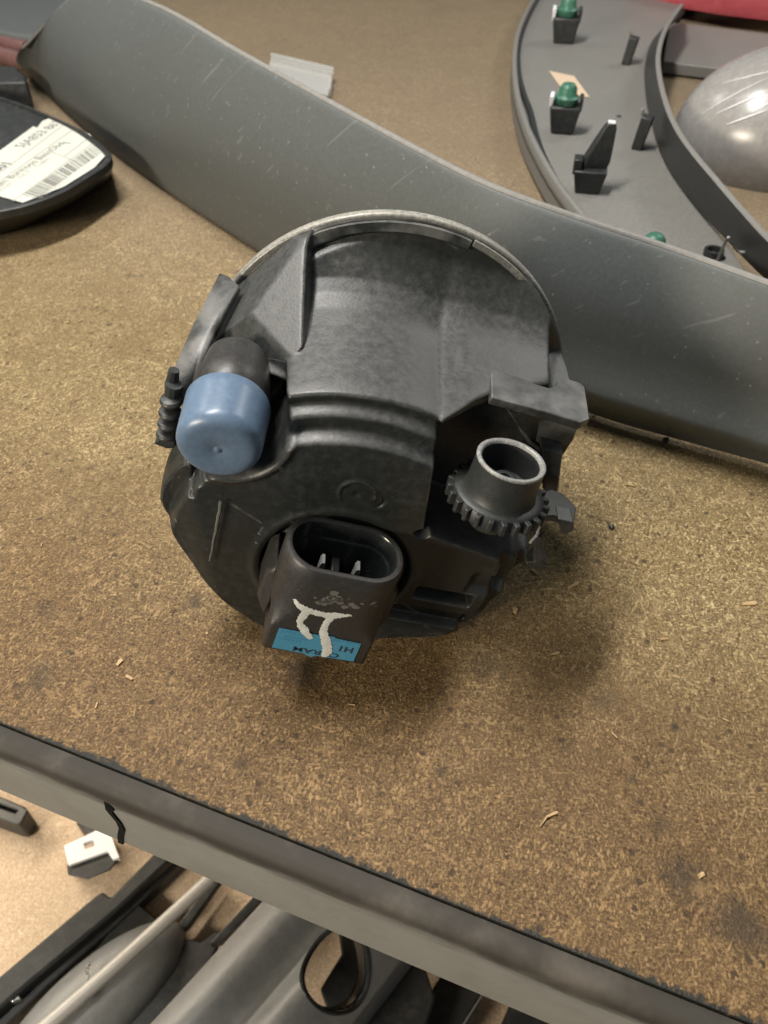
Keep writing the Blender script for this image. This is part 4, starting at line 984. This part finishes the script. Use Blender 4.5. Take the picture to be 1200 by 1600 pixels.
# grey bumper with a round sensor hole
def build_lower_bumper():
    root = empty('grey_bumper', (-3.786, 11.379, -26.000), 'grey curved bumper with a round hole below the shelf beam', 'bumper')
    # corner points (centimetres): left edge runs up-right, right edge likewise
    L0, L1 = Vector((-11.650, 6.865, -20.500)), Vector((-5.124, 14.388, -20.500))
    R0, R1 = Vector((-1.612, 7.600, -21.500)), Vector((2.986, 12.878, -21.500))
    up = Vector((0, 0, 1))
    def surf(u, v):
        p = (L0.lerp(L1, v)).lerp(R0.lerp(R1, v), u)
        h = 2.4 * math.sin(math.pi * min(max(u, 0), 1)) ** 0.7 - 1.1 * math.exp(-((u - 0.46) / 0.12) ** 2) + 0.4 * math.exp(-((u - 0.72) / 0.16) ** 2) - 5.2 * max(0.0, 1 - u / 0.07) - 4.2 * max(0.0, (u - 0.94) / 0.06)
        return p + up * h
    # solve (u, v) of the hole centre and radius by search on the finished surface
    tgt = Vector((-1.994, 10.263, -20.300)); best = None
    for a in range(81):
        for b in range(81):
            p = surf(a / 80, b / 80); d = (p.xy - tgt.xy).length
            if best is None or d < best[0]: best = (d, a / 80, b / 80)
    u0, v0 = best[1], best[2]
    eu = (surf(u0 + 0.02, v0) - surf(u0 - 0.02, v0)) / 0.04; ev = (surf(u0, v0 + 0.02) - surf(u0, v0 - 0.02)) / 0.04
    n, m = 120, 26; vs, fs = [], []; rh = 1.66
    nrm = eu.cross(ev).normalized()
    if nrm.z < 0: nrm = -nrm
    # circle of radius rh in the tangent plane -> (du, dv)
    e1 = eu.normalized(); e2 = nrm.cross(e1)
    A_ = np.array([[eu.dot(e1), ev.dot(e1)], [eu.dot(e2), ev.dot(e2)]]); Ai = np.linalg.inv(A_)
    hole = []
    for q in range(n):
        a = 2 * math.pi * q / n; duv = Ai @ np.array([rh * 0.92 * math.cos(a), rh * 1.06 * math.sin(a)]); hole.append((u0 + duv[0], v0 + duv[1]))
    for i in range(m + 1):
        t = 1 - (1 - i / m) ** 1.5
        for (hu, hv) in hole:
            du, dv = hu - u0, hv - v0
            ks = []
            if du > 1e-9: ks.append((1 - u0) / du)
            if du < -1e-9: ks.append((0 - u0) / du)
            if dv > 1e-9: ks.append((1 - v0) / dv)
            if dv < -1e-9: ks.append((0 - v0) / dv)
            k = 1 + (min(ks) - 1) * t
            vs.append(surf(u0 + du * k, v0 + dv * k))
    for i in range(m):
        for q in range(n): a, b = i * n + q, i * n + (q + 1) % n; fs.append((a, b, b + n, a + n))
    # sleeve
    inn = len(vs)
    sl = [vs[q] - nrm * 0.12 + (surf(u0, v0) - vs[q]) * 0.03 for q in range(n)]; s2 = [p - nrm * 0.35 for p in sl]
    vs += sl + s2
    for q in range(n):
        fs.append((q, inn + q, inn + (q + 1) % n, (q + 1) % n)); fs.append((inn + q, inn + n + q, inn + n + (q + 1) % n, inn + (q + 1) % n))
    mesh_obj('shell', vs, fs, 'grey_lower', root, angle=50)
    # deep black seat behind the opening
    cc_ = surf(u0, v0)
    secs_ = [[p - nrm * dd + (cc_ - p) * kk for p in vs[:n]] for (dd, kk) in ((0.30, 0.02), (0.34, 0.10), (0.9, 0.12), (1.3, 0.10))]
    v, f = loft(secs_, False, False); mesh_obj('hole_seat', v, f, 'gloss_black', root, angle=50)
    # dark seat ring inside, slightly smaller
    v, f = tube([p - nrm * 0.1 + (surf(u0, v0) - p) * 0.03 for p in vs[:n]] + [vs[0] - nrm * 0.1 + (surf(u0, v0) - vs[0]) * 0.03], 0.12, 10); mesh_obj('hole_ring', v, f, 'gloss_black', root)
    c0 = surf(u0, v0) - nrm * 0.35
    v, f = box(tuple(c0 + e2 * 1.55 - e1 * 0.1), (0.6, 0.5, 0.35), 20); mesh_obj('sensor_lug', v, f, 'gloss_black', root, bevel=0.05)
build_lower_bumper()
# dark inner carrier seen through the hole and rails on the right
v, f = prism([(-2.344, 13.521, -22.600), (1.234, 13.521, -22.600), (2.308, 9.995, -22.600), (1.089, 7.122, -22.600), (-1.906, 7.122, -22.600), (-2.263, 9.000, -22.600), (-2.906, 10.378, -22.600), (-1.973, 11.835, -22.600)], (0, 0, -0.5))
tag(mesh_obj('black_carrier', v, f, 'black', None, bevel=0.1), 'black plastic carrier seen through the round hole of the grey bumper', 'carrier')
for (pts, z, lab) in (('a', 0, 'black plastic rail nearest the grey bumper, right of it, on lower shelf'), ('b', 0, 'wide black plastic rail in the middle right of the lower shelf'), ('c', 0, 'black plastic rail farthest right under the shelf beam')):
    q = {'a': [(-1.150, 7.929, -24.500), (0.851, 10.832, -24.500), (1.742, 10.194, -24.500), (0.288, 7.929, -24.500)], 'b': [(0.000, 7.365, -24.000), (2.737, 11.353, -24.000), (4.682, 10.653, -24.000), (1.961, 7.133, -24.000)], 'c': [(3.905, 6.902, -24.000), (5.966, 10.336, -24.000), (7.936, 9.561, -24.000), (5.527, 6.448, -24.000)]}[pts]
    v, f = prism(q, (0, 0, -1.9)); o = mesh_obj('black_rail', v, f, 'black', None, bevel=0.1)
    tag(o, lab, 'rail', 'black rails on the lower shelf')
    e = {'a': [(1.160, 8.406, -24.450), (2.149, 9.921, -24.450)], 'b': [(2.621, 8.019, -23.950), (4.736, 10.640, -23.950)], 'c': [(6.560, 8.067, -23.950), (7.868, 9.550, -23.950)]}[pts]
    v, f = tube([e[0], (Vector(e[0]) + Vector(e[1])) * 0.5, e[1]], 0.06, 6); mesh_obj('edge_bead', v, f, 'grey_lower', o)

# ------------------------------------------------------------------ loose wood splinters and grit on the shelf
parts = []
def splinter(p, ln, wd, ang, h=0.05):
    c = Vector(p); d = Vector((math.cos(ang), math.sin(ang), 0)); s = Vector((-d.y, d.x, 0)); k = rnd.uniform(0.5, 1)
    pts = [c - d * ln - s * wd * k, c + d * ln * 0.8 - s * wd, c + d * ln + s * wd * 0.2, c + d * ln * 0.6 + s * wd, c - d * ln * 0.9 + s * wd * k]
    v, f = prism([p_ + Vector((0, 0, h * 0.1)) for p_ in pts], (0, 0, h)); v = [q + Vector((0, 0, rnd.uniform(-0.01, 0.03))) for q in v]
    parts.append((v, f))
for (p, ln, wd, ang) in (((5.639, 15.275, 0.000), 0.22, 0.05, 0.6), ((3.797, 14.340, 0.000), 0.10, 0.06, 1.2), ((4.547, 15.801, 0.000), 0.14, 0.03, -0.8), ((10.640, 14.599, 0.000), 0.22, 0.07, 0.1), ((-7.232, 12.556, 0.000), 0.11, 0.07, 1.1), ((-6.841, 12.064, 0.000), 0.13, 0.04, -0.5),
                         ((4.738, 12.850, 0.000), 0.13, 0.03, 0.3), ((7.860, 13.324, 0.000), 0.12, 0.03, 0.1), ((3.955, 8.282, 0.000), 0.17, 0.035, 0.4), ((3.720, 8.113, 0.000), 0.15, 0.03, 0.9), ((5.855, 10.350, 0.000), 0.10, 0.02, -0.9), ((8.280, 19.617, 0.000), 0.16, 0.025, -0.3),
                         ((7.085, 6.903, 0.000), 0.08, 0.05, 0.5), ((-13.488, 29.768, 0.000), 0.09, 0.05, 0.3), ((-12.970, 29.869, 0.000), 0.12, 0.04, 0.7), ((7.821, 23.494, 0.000), 0.16, 0.06, 1.0)):
    splinter(p, ln, wd, ang)
for _ in range(45):
    splinter((rnd.uniform(-14, 14), rnd.uniform(7.5, 30), 0.0), rnd.uniform(0.03, 0.10), rnd.uniform(0.010, 0.025), rnd.uniform(0, 3.14), 0.03)
parts = [(v, f) for (v, f) in parts if (v[0].x - SH_O.x) * math.sin(-SH_A) + (v[0].y - SH_O.y) * math.cos(SH_A) > 0.4]
tag(mesh_obj('wood_splinters', *merge(parts), 'splinter', None, smooth=False), 'scattered pale wood splinters on the chipboard shelf', 'splinters', None, 'stuff')
for (p, r_, lab, mat) in (((7.245, 17.678, 0.000), 0.10, 'tiny dark crumb on the chipboard right of the fog lamp', 'black'), ((10.043, 21.951, 0.000), 0.13, 'small dark crumb in the shadow of the bumper strip', 'black')):
    v, f = lathe([(r_ * 0.6, 0), (r_, r_ * 0.5), (r_ * 0.7, r_ * 1.1), (0.02, r_ * 1.3)], 8, frame(p, (0, 0, 1)), wob=lambda a: 1 + 0.25 * math.sin(3 * a))
    tag(mesh_obj('crumb', v, f, mat, None), lab, 'crumb', 'crumbs on the shelf')
